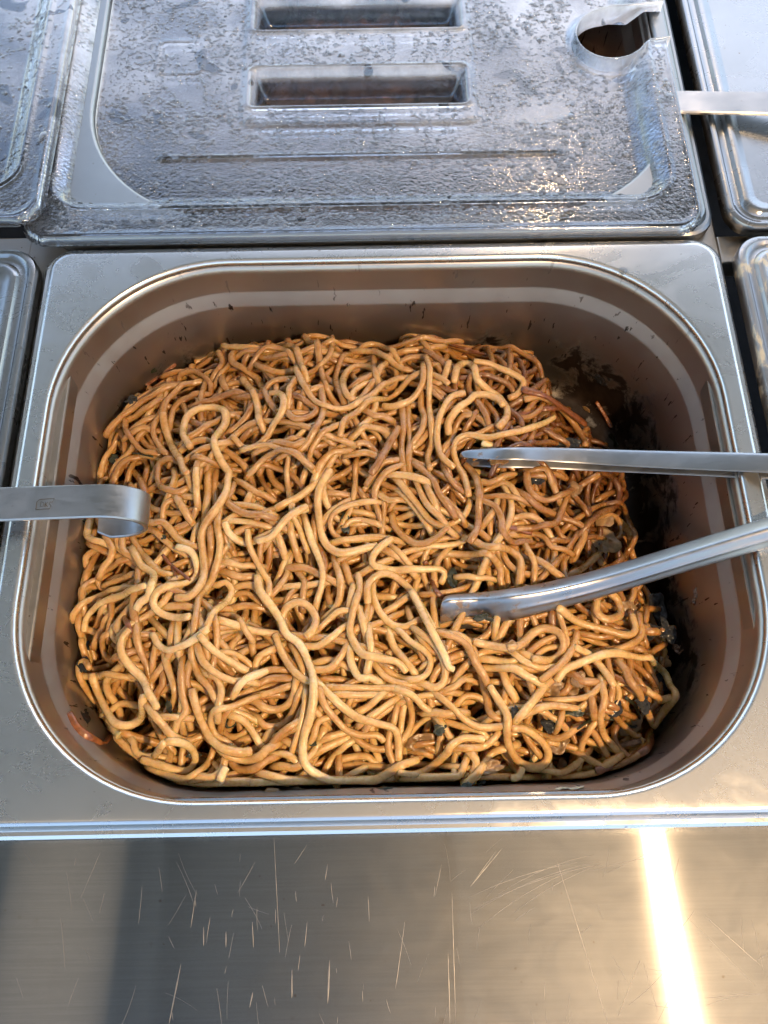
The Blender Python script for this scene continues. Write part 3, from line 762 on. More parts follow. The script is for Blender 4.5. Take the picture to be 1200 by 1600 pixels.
# --- strands drawn after the photograph (zoomed pixel coordinates per region), laid on the heap one after another
REG = {'A': (120, 500, 4), 'B': (400, 500, 4), 'C': (680, 560, 4), 'D': (120, 740, 4), 'E': (400, 740, 4), 'F': (120, 990, 4), 'G': (400, 990, 4), 'H': (680, 990, 4),
       'I': (960, 900, 6.667), 'J': (660, 680, 4), 'K': (0, 0, 1), 'L': (640, 640, 2.143)}
TR = '''
A 585 330 640 320 700 335 760 380
A 650 420 645 360 680 335 740 330 800 370 845 420 845 480
A 700 290 720 230 790 190 860 185 910 250 905 320 870 380
A 290 580 290 500 330 430 400 425 480 440
A 330 560 400 500 470 450 560 415 620 405
A 330 640 400 600 470 570 520 530
A 185 600 205 640 225 690 215 760 210 800
A 270 690 300 760 310 850
A 370 700 430 650 490 620
A 360 730 420 690 470 700
A 590 700 595 620 620 550 680 520 760 500 790 480
A 720 780 790 730 870 680 930 640 1000 620
A 950 740 1020 690 1080 620 1110 550
A 240 1000 260 930 320 880 380 860
A 500 1000 540 930 620 910 660 920
A 740 900 800 860 860 840 920 820
A 230 670 290 610 360 560 440 520 520 490 600 440
A 780 390 700 420 620 460 565 530 540 600 500 650 490 730 520 790 560 850 600 880
A 780 540 860 530 940 500 1020 500 1060 520
A 250 700 240 770 200 830 165 900 140 960 D 100 10
A 310 650 325 710 370 780 430 835 510 845
A 1070 180 990 230 980 280 1060 330 1130 370 B 20 390 60 480 100 560 150 620
B 70 180 90 130 150 100 200 140 235 190
B 160 90 250 110 330 150 390 210 400 270
B 480 180 470 250 400 310 320 350 230 380 130 400
B 0 270 80 235 170 235 240 290
B 410 330 430 420 460 500 520 580 580 640
B 650 200 560 260 510 350 510 450 550 550
B 610 470 680 430 740 400
B 840 260 800 330 760 390
B 900 300 850 230 780 180 700 170 640 210
B 660 220 740 230 820 270 900 330 960 350
B 440 170 520 170 600 195
B 910 290 980 265 1060 270 1120 290
B 80 470 130 430 200 430 230 460
B 270 440 230 490 220 550
B 210 630 260 670 340 650 390 610 330 560 260 520
B 210 870 290 850 350 780 400 700 430 610 420 520
B 300 990 320 900 370 810 430 750 510 720
B 380 1000 410 920 470 850 540 830
B 70 860 150 820 250 830 300 800
B 0 870 90 850 180 870 270 880 310 920
B 0 950 60 900 150 880 240 890 300 920
B 680 610 740 640 790 640
B 640 740 700 700 790 710 840 770
B 950 570 950 680 960 800 950 900 960 990
B 910 580 920 680 910 800 910 900 920 990
B 1030 460 1030 560 1050 640 1030 730 980 800
B 620 800 700 800 760 870
B 620 850 700 850 780 900
B 740 990 790 930 860 920
B 1200 560 1130 660 1130 780 1150 880 1190 950
B 1090 260 1140 300 1190 350 C 100 140
C 270 130 370 150 450 180 480 220
C 260 310 300 380 320 440
C 320 330 370 400 380 470
C 740 385 820 430 900 460
C 460 380 520 420 530 480
C 650 460 720 500 790 540
C 600 720 670 720 710 780 740 850
C 280 850 360 810 440 820 490 890
C 270 800 350 790 430 760
C 470 310 560 260 630 200 720 155 800 155 860 210 850 270 790 305
C 930 440 990 400 1070 400 1110 440 1110 500
C 40 610 90 540 130 430 170 380 230 380
J 510 630 600 640 690 620 760 650 790 710 870 730
J 370 450 440 480 480 560 490 640 560 690 620 680
J 280 900 340 910 400 905
J 740 820 800 870 850 910
J 650 750 690 820 690 900
J 820 590 860 650 890 660
J 920 370 980 430 1030 490
J 620 400 700 470 800 500 900 540 990 580 1000 650 960 730
J 560 600 650 590 760 590 830 560 850 510 875 440
J 320 690 420 730 530 730 600 790 600 910
J 150 750 270 750 400 760 480 830 480 910
J 900 890 980 850 1060 780
K 962 742 972 765 962 790 935 805 910 830
K 935 890 953 883 979 866 994 842 992 811 979 787 953 783
D 50 830 45 740 90 680 150 670
D 330 540 240 590 160 640 145 700 200 740 300 730 360 700
D 250 700 330 670 425 640
D 150 320 190 400 240 480 230 540 190 600
D 80 320 80 400 130 440 190 450
D 300 420 310 500 370 540
D 530 0 530 80 580 140 650 150 720 120
D 640 360 730 310 770 240 760 180 700 170
D 650 190 700 270
D 740 440 760 340
D 620 180 570 230 560 300
D 870 30 870 130 880 250 860 380 850 500 850 600
D 820 0 820 120 820 220 810 320
D 870 60 930 110
D 690 0 720 60 740 120
D 770 20 770 90 770 160
D 1010 240 1100 240 1190 270
D 1050 100 1120 140 1190 170
D 960 330 1060 330 1190 350
D 940 570 1020 590 1100 590
D 930 620 1010 650 1100 650
D 990 150 960 210 1010 260 1090 290 1190 300
D 240 830 240 900 220 980
D 610 860 690 850 770 870
D 1000 710 1080 700 1130 720
D 1000 760 1060 750 1120 790 1160 830
D 1000 850 1080 840 1150 850
D 930 910 1000 910 1050 960 1070 1000
D 340 1000 430 930 510 880 570 830 600 770
D 570 620 640 590 710 560
D 400 950 390 850 410 750 410 660
D 370 430 410 500 470 570 540 640 620 660
D 390 530 430 600 500 650 515 730 480 800 430 830
D 430 360 500 380 560 430 630 490 690 520
D 510 340 560 330 610 380 650 430 720 470 770 480
D 10 870 80 800 180 760 280 740 370 730
D 920 240 900 350 910 450 900 560 870 660 820 740 790 820 780 900 770 1000
D 830 1000 890 900 950 830 980 750 940 690 880 700
D 1150 650 1160 740 1190 820 E 130 870 160 960
E 1060 120 1090 180 1120 240
E 1000 90 1040 180 1100 260 1140 290
E 910 140 1000 240 1080 350
E 890 80 950 150 1020 220 1090 300 1190 360
E 850 40 940 50 1050 90
E 800 140 800 250 790 360
E 770 150 830 190 910 180
E 870 0 790 50 745 130 750 210 770 270
E 560 200 500 240 430 310
E 760 330 660 310 590 320 560 350
E 730 190 620 210 530 250 470 310 480 380 540 430
E 510 440 620 430 740 420 850 430
E 1010 0 1090 80 1140 170 1200 240
E 190 520 170 610 120 720
E 210 540 200 650 150 740 110 780
E 270 640 310 700 300 790
E 370 340 370 390
E 220 350 240 450 270 540 280 580
E 560 600 590 690 610 730
E 600 780 590 850
E 1190 490 1140 550 1110 640 1120 690
E 1110 780 1110 880 1120 980
E 800 490 860 520 930 560 950 600
E 870 490 920 540
E 790 890 870 840 950 780
E 230 600 320 610 400 650 500 700
E 500 580 530 680 530 780 500 860 440 920
E 390 1000 460 930 520 880 580 870
E 230 200 240 290 280 370 300 430
E 320 330 350 430 390 530 420 620 420 700 390 800
E 730 690 740 800 780 890 850 960 940 970 1010 930
G 1030 20 1110 90 1170 200 1170 310 1110 350 1040 320
G 310 90 390 90 470 50 540 0
G 0 220 30 150 110 110
G 380 200 470 180 580 220
G 370 240 470 230 540 150 570 90
G 710 30 720 130 700 230
G 590 120 600 200 650 290 710 280
G 830 0 860 90 920 170 990 260
G 740 200 800 280 880 320 960 330
G 510 350 620 350 740 350 900 350
G 520 390 630 395 730 390
G 840 440 760 500 700 540
G 640 500 720 450 780 390
G 0 280 90 235 200 240
G 0 340 100 290 230 290
G 0 400 90 380 230 330
G 10 430 80 480 180 470 240 400 260 300
G 20 530 60 580 160 580 230 500 290 350
G 70 750 130 680 210 620 300 590
G 0 800 90 720 160 640 260 570
G 0 730 60 680 90 620
G 50 820 110 760 200 760 260 800
G 180 830 260 840 350 760 400 680 430 590
G 370 640 390 560 460 530
G 390 740 470 700 560 660
G 430 660 500 640 570 620
G 430 870 480 780 540 720 610 670
G 530 830 620 820 710 830 800 840
G 520 790 620 770 700 770 730 800
G 520 800 520 900 510 970
G 560 900 640 860
G 0 950 150 950
G 90 890 200 920 330 920 410 920
G 880 460 860 560 830 650 830 740 860 810
G 890 360 980 400 1050 470 1130 510 1200 510
F 70 270 200 270 320 280
F 220 480 280 440 360 450 420 470
F 240 0 190 60 190 130 240 180 310 180 370 130
F 400 0 420 120 460 220 480 320
F 500 280 560 210 610 130 620 0
F 520 40 490 180
F 580 190 610 270 640 350 640 420 600 490
F 550 240 560 320 520 380
F 270 610 350 640 450 670
F 460 480 520 600 580 700
F 750 80 750 180 790 280 850 350 880 410
F 830 270 890 290 920 380 900 470
F 730 200 710 320 740 400
F 690 240 690 400 710 500 660 560
F 580 540 660 540
F 960 510 1050 550 1110 620 1150 690
F 710 930 800 940 900 940 1040 930
F 980 800 1020 850 1120 850 1190 800
F 800 900 880 900 930 840 940 790
F 780 100 820 200 900 270 1000 310 1060 310
F 1070 430 960 470 880 510 860 580 890 650 950 680
F 370 690 380 740 430 770 510 770
F 520 860 620 900 700 910 790 870 850 800 880 710
F 500 490 560 570 620 640 700 680 800 650
F 850 670 950 760 1050 790 1150 780 1200 730
H 300 170 370 180 460 190 510 160
H 420 260 440 330 480 400
H 610 340 660 380 740 400 810 360 830 290
H 700 430 830 420 940 400 1020 330
H 530 520 620 480 720 460 830 470
H 540 500 600 430 660 350 720 290
H 520 570 620 620 740 660 810 640 860 600
H 670 680 780 690 890 720
H 670 850 780 870 860 830 930 770
H 1030 350 1040 430 1020 520 1030 610 1070 670 1110 710
H 1040 110 1130 100 1200 90
H 910 10 1000 30 1090 20
H 130 450 180 400 260 400 300 430
H 0 500 60 510 120 500
H 70 550 180 590 270 610 310 650
H 30 550 80 640 110 680
H 200 740 250 800 230 880
H 40 370 120 340 150 310
H 160 290 250 310 340 310 420 300
H 850 270 900 310 990 310
H 960 400 970 450
H 1060 180 1080 260 1090 340 1080 440
H 230 920 290 830 350 750 440 720
H 150 720 240 720 330 690 390 620
H 290 220 380 220 480 230 560 280 620 310
H 10 390 90 460 170 540 260 590 370 590 460 570
H 60 20 150 30 220 90 260 190 290 300 320 420 340 510 400 540
H 470 130 550 190 640 230 730 225
K 930 975 925 955 935 935 955 930 968 945 965 965 950 972 938 968
I 170 240 230 140 200 60
I 110 420 160 300 210 200 220 110
I 250 190 300 280 420 310
I 0 600 100 640 180 640 200 570 170 480
I 0 780 120 740 220 680 260 600 240 510
I 200 740 280 790 370 800 470 740
I 340 570 420 580 550 550
I 330 600 350 510 340 410
I 130 900 150 1020 210 1120 280 1180
I 70 1010 120 1120 220 1220 270 1320 300 1400
I 300 1200 380 1260 470 1290 560 1270
L 110 760 180 790 220 860 240 890
L 300 760 330 710 380 690
G 790 220 880 280 980 300 1060 270 1090 180 1050 120 970 70 910 10
* .55 tan noodle with a cut end reaching furthest toward the pan's far wall | A 660 105 720 85 790 95 860 135 930 175 1010 195 1100 205 B 60 202 160 198 240 205 275 270 300 350 330 430
* .52 noodle coiled into a spiral near the far side of the heap | B 770 450 740 370 690 330 620 330 560 390 550 470 580 540 640 540 700 470 740 420
* .55 tan noodle forming a deep U at the far side, crossing the spiral | B 260 370 300 450 360 540 430 590 520 600 620 570 700 520 780 460 870 400 960 385 1060 395 1150 430 C 80 80
* .55 tan noodle lying close below the deep U-shaped one | B 530 770 560 680 640 600 720 540 800 490 880 440 960 400 1050 380 1150 410 1200 440
* .55 noodle bent into a wide bowl shape right of the spiral | B 1040 320 1040 420 1000 500 930 560 850 570 790 540
* .55 long upright noodle at the heap's far side, right of the spiral | B 1060 260 1080 340 1080 440 1080 540 1090 660 1100 780 1070 880 1080 990
* .22 dark brown thin noodle slanting below the spiral | B 720 1000 770 930 820 830 860 760 890 700
* .60 noodle ending with a pale cut tip and a green leaf bit, upper left | A 1040 390 1090 460 1130 530 1150 620 1160 680 1190 740
* .58 noodle with a hooked end below the green-tipped one | A 990 770 1040 820 1110 830 1180 790 B 120 700 180 640 190 560 150 510 100 510
* .62 long question-mark shaped noodle running down the left of the heap | A 740 850 700 780 695 700 730 630 800 580 880 570 940 610 945 680 900 760 885 830 920 920 970 990 D 960 60 960 160 900 260 830 340 800 420 805 520 820 640 800 740 740 800 640 800
* .50 brown noodle running down into the hollow right of the hooked handle | A 550 600 560 680 590 770 630 850 680 930 700 990 D 730 60
* .62 noodle looping round the knot by the upper tong tip | C 110 190 130 110 170 80 220 90 250 160 320 220 390 270 435 350 430 420 380 480
* .58 noodle arching over the back of the knot by the upper tong | C 230 85 330 85 430 110 520 150 545 190 500 250 450 270
* .62 noodle curling down left of the upper tong tip, outermost of three | C 180 250 100 270 40 360 10 460 10 560 40 660 110 730
* .62 noodle coiled inside the knot above the upper tong tip | C 80 500 80 420 140 340 210 290 240 260 320 260 390 300 410 340
* .62 tan noodle running along the upper tong and curling down over its tip | C 740 380 650 440 560 480 450 510 330 520 200 510 130 540 110 600 130 680 175 780 200 900
* .40 saucy noodle arching over dark onions above the upper tong | C 550 280 640 270 740 300 830 350 890 430 930 510 930 560
* .34 brown noodle making a loop in the gap between both tong arms | C 560 730 570 820 600 890 700 905 800 870 900 800 970 760 1020 730
* .36 brown noodle hanging down between the tongs, ending in a round tip | C 180 680 230 740 260 830 J 345 450 345 540 330 620 285 700
* .80 pale long noodle below the hooked handle, curling at its far left | D 50 990 70 900 150 840 260 800 380 770 480 750
* .80 pale noodle doubling back in a C, right of the hooked handle | D 640 480 730 510 770 590 760 660 700 710 600 740 530 760 500 820 530 880 620 920 750 940
* .80 pale noodle with a blunt cut end beside the question-mark noodle | D 940 335 965 395 1040 430 1120 430 E 60 405 140 370 210 300 270 260 330 240
* .84 pale cut noodle tip lying over its pale neighbour | E 20 450 110 420 190 340 240 290 330 240
* .74 pale noodle slanting down left of the black hollow | D 1080 370 1090 470 1130 560 1180 650 E 90 700 90 790
* .66 long noodle sweeping down and right through the middle of the heap | E 470 0 410 90 390 190 400 300 415 400 460 480 540 520 640 500 760 470
* .45 saucy noodle in a deep bowl curve below the bundle of cut ends | E 850 240 860 330 910 410 1000 460 1090 440 1190 370
* .82 flat pale noodle with a folded tip touching the lower tong | E 850 430 780 480 730 540 740 600 830 610 950 610 1080 610 1150 610 1180 640 1150 700
* .70 noodle running upright beside the big loop, then turning right | E 640 640 650 740 620 840 600 930 590 1000 G 620 80 680 150 780 170 880 190 940 250
* .70 noodle making the big open loop left of the lower tong tip | E 700 830 700 720 760 650 840 640 920 690 980 760 1030 850 1080 960 1100 1000
* .86 thick pale noodle running down past the lower tong tip | E 970 750 1010 830 1050 920 1090 1000 G 1120 50 1170 150 1200 230 H 110 240
* .66 noodle curled in a ring round the black hollow | E 200 1000 170 930 200 850 270 820 340 850 380 920 370 990 320 1040
* .80 noodle crossing from the ring down to the front right | G 130 20 170 130 230 230 310 300 400 330 470 400 560 480 650 540 760 570 860 600 890 680 890 800
* .64 noodle lying just under the crossing one, ending short of it | G 400 350 430 450 500 540 570 610 660 640 760 640 800 680
* .86 longest pale noodle, hanging in a big U down to the front wall | E 20 660 40 760 110 850 170 950 G 200 20 280 80 330 180 365 280 370 400 350 520 310 640 300 740 320 830 400 890 500 930 600 960 700 940 800 890 900 830 1010 790
* .68 noodle rising in an arch right of the big U, near the front wall | G 890 870 1000 880 1100 830 1200 740 H 80 720 170 660 300 665
* .82 pale noodle looped like a hook at the lower left edge | F 110 260 140 370 190 470 250 560 330 580 410 540 460 460 470 410
* .60 short curved noodle at the left edge of the heap | F 110 230 60 175 20 210 35 290 75 380 120 430
* .80 pale tapering noodle pointing at a dark green leaf bit | F 370 0 320 60 320 150 370 230 440 300 490 400 530 480
* .76 pale noodle bowing between two others above the leaf bit | F 500 20 540 90 610 130 700 100 790 50 850 0
* .76 pale noodle closing into a loop at the lower left | F 420 790 520 820 620 850 700 860 750 800 740 730 680 690 600 690
* .72 short cut noodle piece laid across the lower left loop | F 510 780 560 740 600 700
* .74 pale straight noodle slanting right in the lower left of the heap | F 800 40 870 120 960 180 1080 250
* .66 noodle sweeping along the lower left toward the front | F 740 360 760 460 790 560 840 650 920 720 1030 750 1110 740
* .80 pale noodle with an angled cut end, left of the crossing noodle | F 970 410 1040 330 1110 280 1200 240
* .92 cream-tipped stub of noodle hanging by the front wall | F 950 840 920 900 910 970
* .62 noodle forming a long flat loop under the lower tong | H 230 70 330 90 450 110 530 80 600 10 680 -20 760 10 790 80 760 150 680 185 590 180
* .56 noodle slanting upright to the right of the flat loop | H 870 0 850 80 800 170 730 240 640 310
* .74 pale noodle laid diagonally at the heap's right | H 850 110 940 140 1020 210 1070 290 1100 340
* .78 pale noodle running right and bending round the black leaf | H 740 310 790 240 880 200 980 160 1080 135 1200 140 K 1000 1026 1030 1034 1048 1050 1054 1075 1045 1105 1024 1135
* .66 noodle hanging in a teardrop loop at the lower right | H 330 340 390 430 440 520 440 620 460 720 530 810 630 840 690 800 700 740 640 660 540 600 470 600
* .78 short pale noodle end below the teardrop loop | H 470 930 520 890 540 840
* .70 pale noodle running just under the lower tong arm | L 480 680 560 720 640 740 720 760 750 740 740 690
* .60 small closed ring of noodle just below the lower tong arm | L 620 640 620 690 660 710 700 690 690 640 660 620
'''
def parse(s_):
    pts = []; reg = None; tk = s_.split(); i = 0
    while i < len(tk):
        if tk[i] in REG: reg = REG[tk[i]]; i += 1; continue
        pts.append((reg[0] + float(tk[i]) / reg[2], reg[1] + float(tk[i + 1]) / reg[2])); i += 2
    return pts
def lay_traced(pts, r, tint, label):
    pts = np.array(pts)
    c = bp(pts[:, 0].mean(), pts[:, 1].mean(), -.05)
    z = None
    # ray through each drawn point down to the heap's present surface
    D = np.array([ray(a, b_) for a, b_ in pts])
    zz = np.full(len(pts), -.050)
    for it in range(3):
        W = CAM + D * ((zz - CAM[2]) / D[:, 2])[:, None]
        P = catmull(W[:, :2], .002); P = np.column_stack([P, np.zeros(len(P))])
        P = push_in(P, np.full(len(P), -.06), r + .0004)
        z, foot = drape(P, r)
        # new heights at the drawn points
        for k in range(len(pts)):
            j = np.argmin((P[:, 0] - W[k, 0]) ** 2 + (P[:, 1] - W[k, 1]) ** 2); zz[k] = .5 * zz[k] + .5 * z[j]
    nx_ = 0
    if label is None: P, nx_ = extend(P)
    z, foot = drape(P, r); P = push_in(P, z, r); z, foot = drape(P, r); z = dive(z, nx_); stamp(P, z, foot); P[:, 2] = z
    OBJ_NOODLES.append([P, r, tint, label])
for line in TR.strip().split('\n'):
    lab = None; tint = None
    if line.startswith('*'):
        hd, line = line.split('|'); tint = float(hd[2:5]); lab = hd[6:].strip()
    pts = parse(line)
    if tint is None:
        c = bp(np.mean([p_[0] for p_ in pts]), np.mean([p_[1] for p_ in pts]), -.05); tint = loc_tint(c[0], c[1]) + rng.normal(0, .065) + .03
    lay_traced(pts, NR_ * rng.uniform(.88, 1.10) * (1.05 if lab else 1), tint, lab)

n_ind = len(OBJ_NOODLES); extra = max(0, n_ind - 300)
for q_ in OBJ_NOODLES[:extra]:       # the deepest ones beyond 300 join the mass below
    V, F, T_ = tube(q_[0], q_[1], q_[2]); bedV.append(V); bedF += [tuple(i + nb for i in f) for f in F]; bedT.append(T_); nb += len(V)
print('bed strands', n_bed, 'individual', n_ind - extra, 'moved', extra)
me = mesh('noodle_mass', np.vstack(bedV), bedF); put_tint(me, np.concatenate(bedT)); me.materials.append(M_noodle)
tag(link('noodle_mass', me, None), 'tangled brown noodles packed below the top strands of the heap', 'noodles', kind='stuff')
# dark brown core of the heap, below the strands
st = 3; bx_, by_ = GXX[::st, ::st], GYY[::st, ::st]; bz = base[::st, ::st] - .0006
dd = wall_sd(bx_, by_, np.minimum(bz, -.02)); ins = dd < .001
ny_, nx_ = bx_.shape; idx = np.arange(nx_ * ny_).reshape(ny_, nx_)
q4 = np.stack([idx[:-1, :-1], idx[:-1, 1:], idx[1:, 1:], idx[1:, :-1]], -1).reshape(-1, 4); keep = ins.ravel()[q4].all(1) & (bz.ravel()[q4] > -.0985).any(1)
V = np.stack([bx_.ravel(), by_.ravel(), bz.ravel()], 1); q4 = q4[keep]; used = np.unique(q4); rm = -np.ones(len(V), int); rm[used] = np.arange(len(used))
M_core = simple('dark_noodle_core', (.19, .085, .026), .35, bscale=160, bstr=1, bdist=.003, var=.7)
tag(link('heap_core', mesh('heap_core', V[used], rm[q4].tolist()), M_core), 'dark brown bottom of the noodle heap seen in the gaps', 'noodles', kind='stuff')

LM = [('the spiral noodle', 555, 610), ('the deep U noodle', 520, 645), ('the question-mark noodle', 330, 800), ('the green-tipped noodle', 395, 640), ('the knot above the upper tong tip', 745, 640), ('the upper tong tip', 720, 710),
      ('the arching noodle behind the tongs', 860, 620), ('the dark loop between the tongs', 870, 770), ('the hooked handle end', 225, 830), ('the pale C-shaped noodle', 280, 910), ('the black hollow', 468, 960), ('the bundle of cut ends', 645, 780),
      ('the big open loop', 600, 920), ('the lower tong tip', 690, 960), ('the onion cube', 722, 893), ('the long flat loop', 850, 1010), ('the small noodle ring by the lower tong', 945, 950), ('the tall black leaf', 1030, 948), ('the black leaf clump', 862, 1128),
      ('the teardrop loop', 830, 1150), ('the crossing noodle', 560, 1120), ('the big pale U', 480, 1180), ('the tapering pale noodle', 225, 1060), ('the hook-looped pale noodle', 195, 1110), ('the lower left loop', 290, 1190), ('the cream-tipped stub', 348, 1225),
      ('the large onion piece', 985, 1128), ('the front wall\'s right bend', 640, 1200), ('the far left noodle tips', 170, 660), ('the far wall\'s middle', 620, 545), ('the far wall\'s left part', 320, 540), ('the dark leaf in the middle', 540, 818),
      ('the slanting noodle at lower left', 350, 1030), ('the far right arch', 950, 660), ('the curved onion slice', 943, 846)]
LMW = [(n_, bp(a, b_, -.05)) for n_, a, b_ in LM]; seen_labels = {}
def where(x, y, base):
    order = sorted(LMW, key=lambda q: (q[1][0] - x) ** 2 + (q[1][1] - y) ** 2)
    for n_, p_ in order[:5]:
        dx, dy = x - p_[0], y - p_[1]; d = math.hypot(dx, dy); sec = int(((math.degrees(math.atan2(dy, dx)) + 22.5) % 360) // 45)
        dn = 'lying by' if d < .006 else ['right of', 'behind and right of', 'behind', 'behind and left of', 'left of', 'in front and left of', 'in front of', 'in front and right of'][sec]
        far = '' if d < .006 else ('just ' if d < .018 else '')
        l_ = f'{base} {far}{dn} {n_}'
        if l_ not in seen_labels and len(l_.split()) <= 16: seen_labels[l_] = 1; return l_
    seen_labels[l_] = 1; return l_
for k, (P, r, tint, lab) in enumerate(OBJ_NOODLES[extra:]):
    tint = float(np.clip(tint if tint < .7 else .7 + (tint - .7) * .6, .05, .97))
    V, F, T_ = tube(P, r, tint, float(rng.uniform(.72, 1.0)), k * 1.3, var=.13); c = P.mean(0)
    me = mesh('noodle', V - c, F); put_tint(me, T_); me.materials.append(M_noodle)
    o = link('noodle', me, None, None, tuple(c))
    if lab is None:
        L = np.linalg.norm(np.diff(P, axis=0), axis=1).sum()
        t_ = 'dark brown' if tint < .36 else 'brown' if tint < .5 else 'tan' if tint < .62 else 'pale'
        l_ = 'short' if L < .030 else 'long' if L > .06 else 'curved'
        lab = where(c[0], c[1], f'{l_} {t_} noodle')
    tag(o, lab, 'noodle', 'noodles heaped in the pan')

# ------------------------------------------------------------------ bits of leaf, onion and crust
def hit(px, py, dz=0.0):
    d = ray(px, py)
    t = (0 - CAM[2]) / d[2]
    while True:
        p_ = CAM + d * t
        if p_[2] < -.0995: return p_, np.array([0, 0, 1.])
        i, j = hmap(p_[0:1], p_[1:2])
        if p_[2] < H[j[0], i[0]] and GX0 < p_[0] < .16: return p_ + np.array([0, 0, dz]), np.array([0, 0, 1.])
        if wall_sd(p_[0], p_[1], p_[2]) > 0 and p_[2] < -.003:
            e = 1e-4; g = np.array([wall_sd(p_[0] + e, p_[1], p_[2]) - wall_sd(p_[0] - e, p_[1], p_[2]), wall_sd(p_[0], p_[1] + e, p_[2]) - wall_sd(p_[0], p_[1] - e, p_[2]), 0]) / (2 * e)
            n_ = -g; n_[2] = .12; n_ /= np.linalg.norm(n_); return p_ + n_ * .0006, n_
        t += .0008
def leaf(name, px, py, w_, h_, ang, mat, label, cat, seed, crum=.35, lift=.0, normal=None, at=None, jag=.35):
    p_, n_ = hit(px, py) if at is None else (np.array(at), np.array([0, 0, 1.]))
    if normal is not None: n_ = np.array(normal, float)
    N = 9; V = []; F = []; rs = random.Random(seed)
    nseg = 26
    V.append((0, 0, 0))
    for k in range(1, N):
        for i in range(nseg):
            a = 2 * math.pi * i / nseg; q = k / (N - 1)
            rad = 1 + jag * (mnoise.noise(Vector((math.cos(a) * 1.1 + seed, math.sin(a) * 1.1, seed))) * 1.5 + mnoise.noise(Vector((math.cos(a) * 3.1 + seed, math.sin(a) * 3.1, seed + 9))) * .7 * q) + jag * .12 * rs.uniform(-1, 1) * (q > .9)
            x, y = math.cos(a) * rad * q * w_ / 2, math.sin(a) * rad * q * h_ / 2
            z = crum * max(w_, h_) * (mnoise.noise(Vector((x * 260 + seed, y * 260, seed * 3))) * .45 + mnoise.noise(Vector((x * 700, y * 700 + seed, 1))) * .18)
            V.append((x, y, z))
    for i in range(nseg): F.append((0, 1 + i, 1 + (i + 1) % nseg))
    for k in range(N - 2):
        for i in range(nseg):
            j = (i + 1) % nseg; a = 1 + k * nseg; F.append((a + i, a + nseg + i, a + nseg + j, a + j))
    me_ = mesh(name, V, F); o_ = link(name, me_, mat, None, tuple(p_ + n_ * lift))
    qn = Vector(n_).to_track_quat('Z', 'Y'); o_.rotation_euler = (qn.to_matrix() @ Matrix.Rotation(ang, 3, 'Z')).to_euler()
    s = o_.modifiers.new('solid', 'SOLIDIFY'); s.thickness = .0005
    return tag(o_, label, cat)
mm = .001
LEAVES = [
 (467, 972, 8, 9, 0, M_black, 'black wet leaf at the bottom of the ringed hollow', -.002), (1030, 948, 9, 20, .1, M_black, 'tall black leaf against the heap\'s right edge', 0),
 (1012, 990, 12, 7, .5, M_black, 'black leaf bit just below the tall black leaf', 0), (1030, 1066, 11, 10, .3, M_black, 'shiny black leaf held in the bend of a pale noodle', .001),
 (862, 1128, 10, 11, .2, M_black, 'black leaf clump right of the teardrop noodle', 0), (805, 1116, 5, 9, .05, M_black, 'small upright black leaf flake left of the leaf clump', .0015),
 (960, 1108, 10, 8, .6, M_black, 'black leaf lump beside the large onion piece', .0), (893, 1112, 11, 4, -.1, M_herb, 'dark green leaf scrap at the end of a pale strand', .001),
 (540, 818, 6, 12, .2, M_herb, 'dark green leaf deep between noodles in the middle', -.001), (706, 905, 8, 10, .4, M_herb, 'green veined leaf left of the onion cube by the lower tong', .001),
 (765, 750, 9, 4, .3, M_black, 'blackened leaf below the upper tong tip', 0), (838, 745, 9, 9, 1, M_black, 'black leaf in the gap right of the upper tong tip', -.001),
 (890, 690, 16, 6, .1, M_black, 'black leaf strip under noodles above the upper tong', -.001), (178, 718, 6, 7, .4, M_herb, 'green leaf bit at the far left edge of the heap', .001),
 (264, 1105, 3.2, 7, .35, M_herb, 'small green leaf at the tip of the tapering noodle', .001), (730, 1226, 9, 4, .5, M_herb, 'green leaf shred on the front wall right of centre', .001),
 (360, 1128, 7, 5, .2, M_herb, 'green leaf crumb in the lower left of the heap', -.001), (700, 805, 3, 4, .2, M_herb, 'tiny dark leaf flake near the bundle of cut ends', .001),
 (255, 780 + 60, 3, 3, .2, M_herb, 'tiny green flake below the hooked handle', .001), (840, 1180, 9, 5, .8, M_herb, 'green-brown leaf below the black leaf clump', -.001),
 (300, 1180, 8, 3, .1, M_herb, 'dark leaf strip under the lower left loop', -.002), (487, 1158, 4, 5, .9, M_herb, 'small green leaf left of the big U noodle', .0),
]
for k, (px, py, a, b_, an, mt, lab, lf) in enumerate(LEAVES):
    leaf('leaf', px, py, a * mm * .85, b_ * mm * .85, an, mt, lab, 'leaf', 11 + k * 1.7, .30, lf - .0004)
EXTRA = [(1000, 905, 7, 5, .4), (1040, 985, 9, 12, .2), (905, 1145, 12, 8, .4), (1005, 1100, 7, 6, .5), (960, 690, 7, 10, .3), (985, 730, 5, 9, .1), (690, 1140, 6, 4, .5), (950, 1135, 9, 9, 1.2), (600, 1236, 6, 2.5, 0), (395, 1236, 8, 3, .1), (755, 1218, 5, 3, .4), (135, 1010, 3, 6, .2), (240, 575, 9, 4, -.6), (205, 625, 5, 5, .2)]
PLACE = ['right edge of the heap', 'right edge below the tall black leaf', 'lower right hollow', 'right of the large onion', 'back right corner', 'right wall behind the tongs', 'front middle of the heap', 'front wall, centre', 'front wall, left', 'front wall, right', 'front right residue', 'far left edge under loops', 'far left edge behind loops', 'far left corner']
for k, ((px, py, a, b_, an), pl) in enumerate(zip(EXTRA, PLACE)):
    leaf('leaf', px, py, a * mm, b_ * mm, an, M_black if k % 2 else M_herb, ('blackish' if k % 2 else 'dark green') + ' leaf scrap, ' + pl, 'leaf', 140 + k * 1.9, .35, .0007, jag=.55)
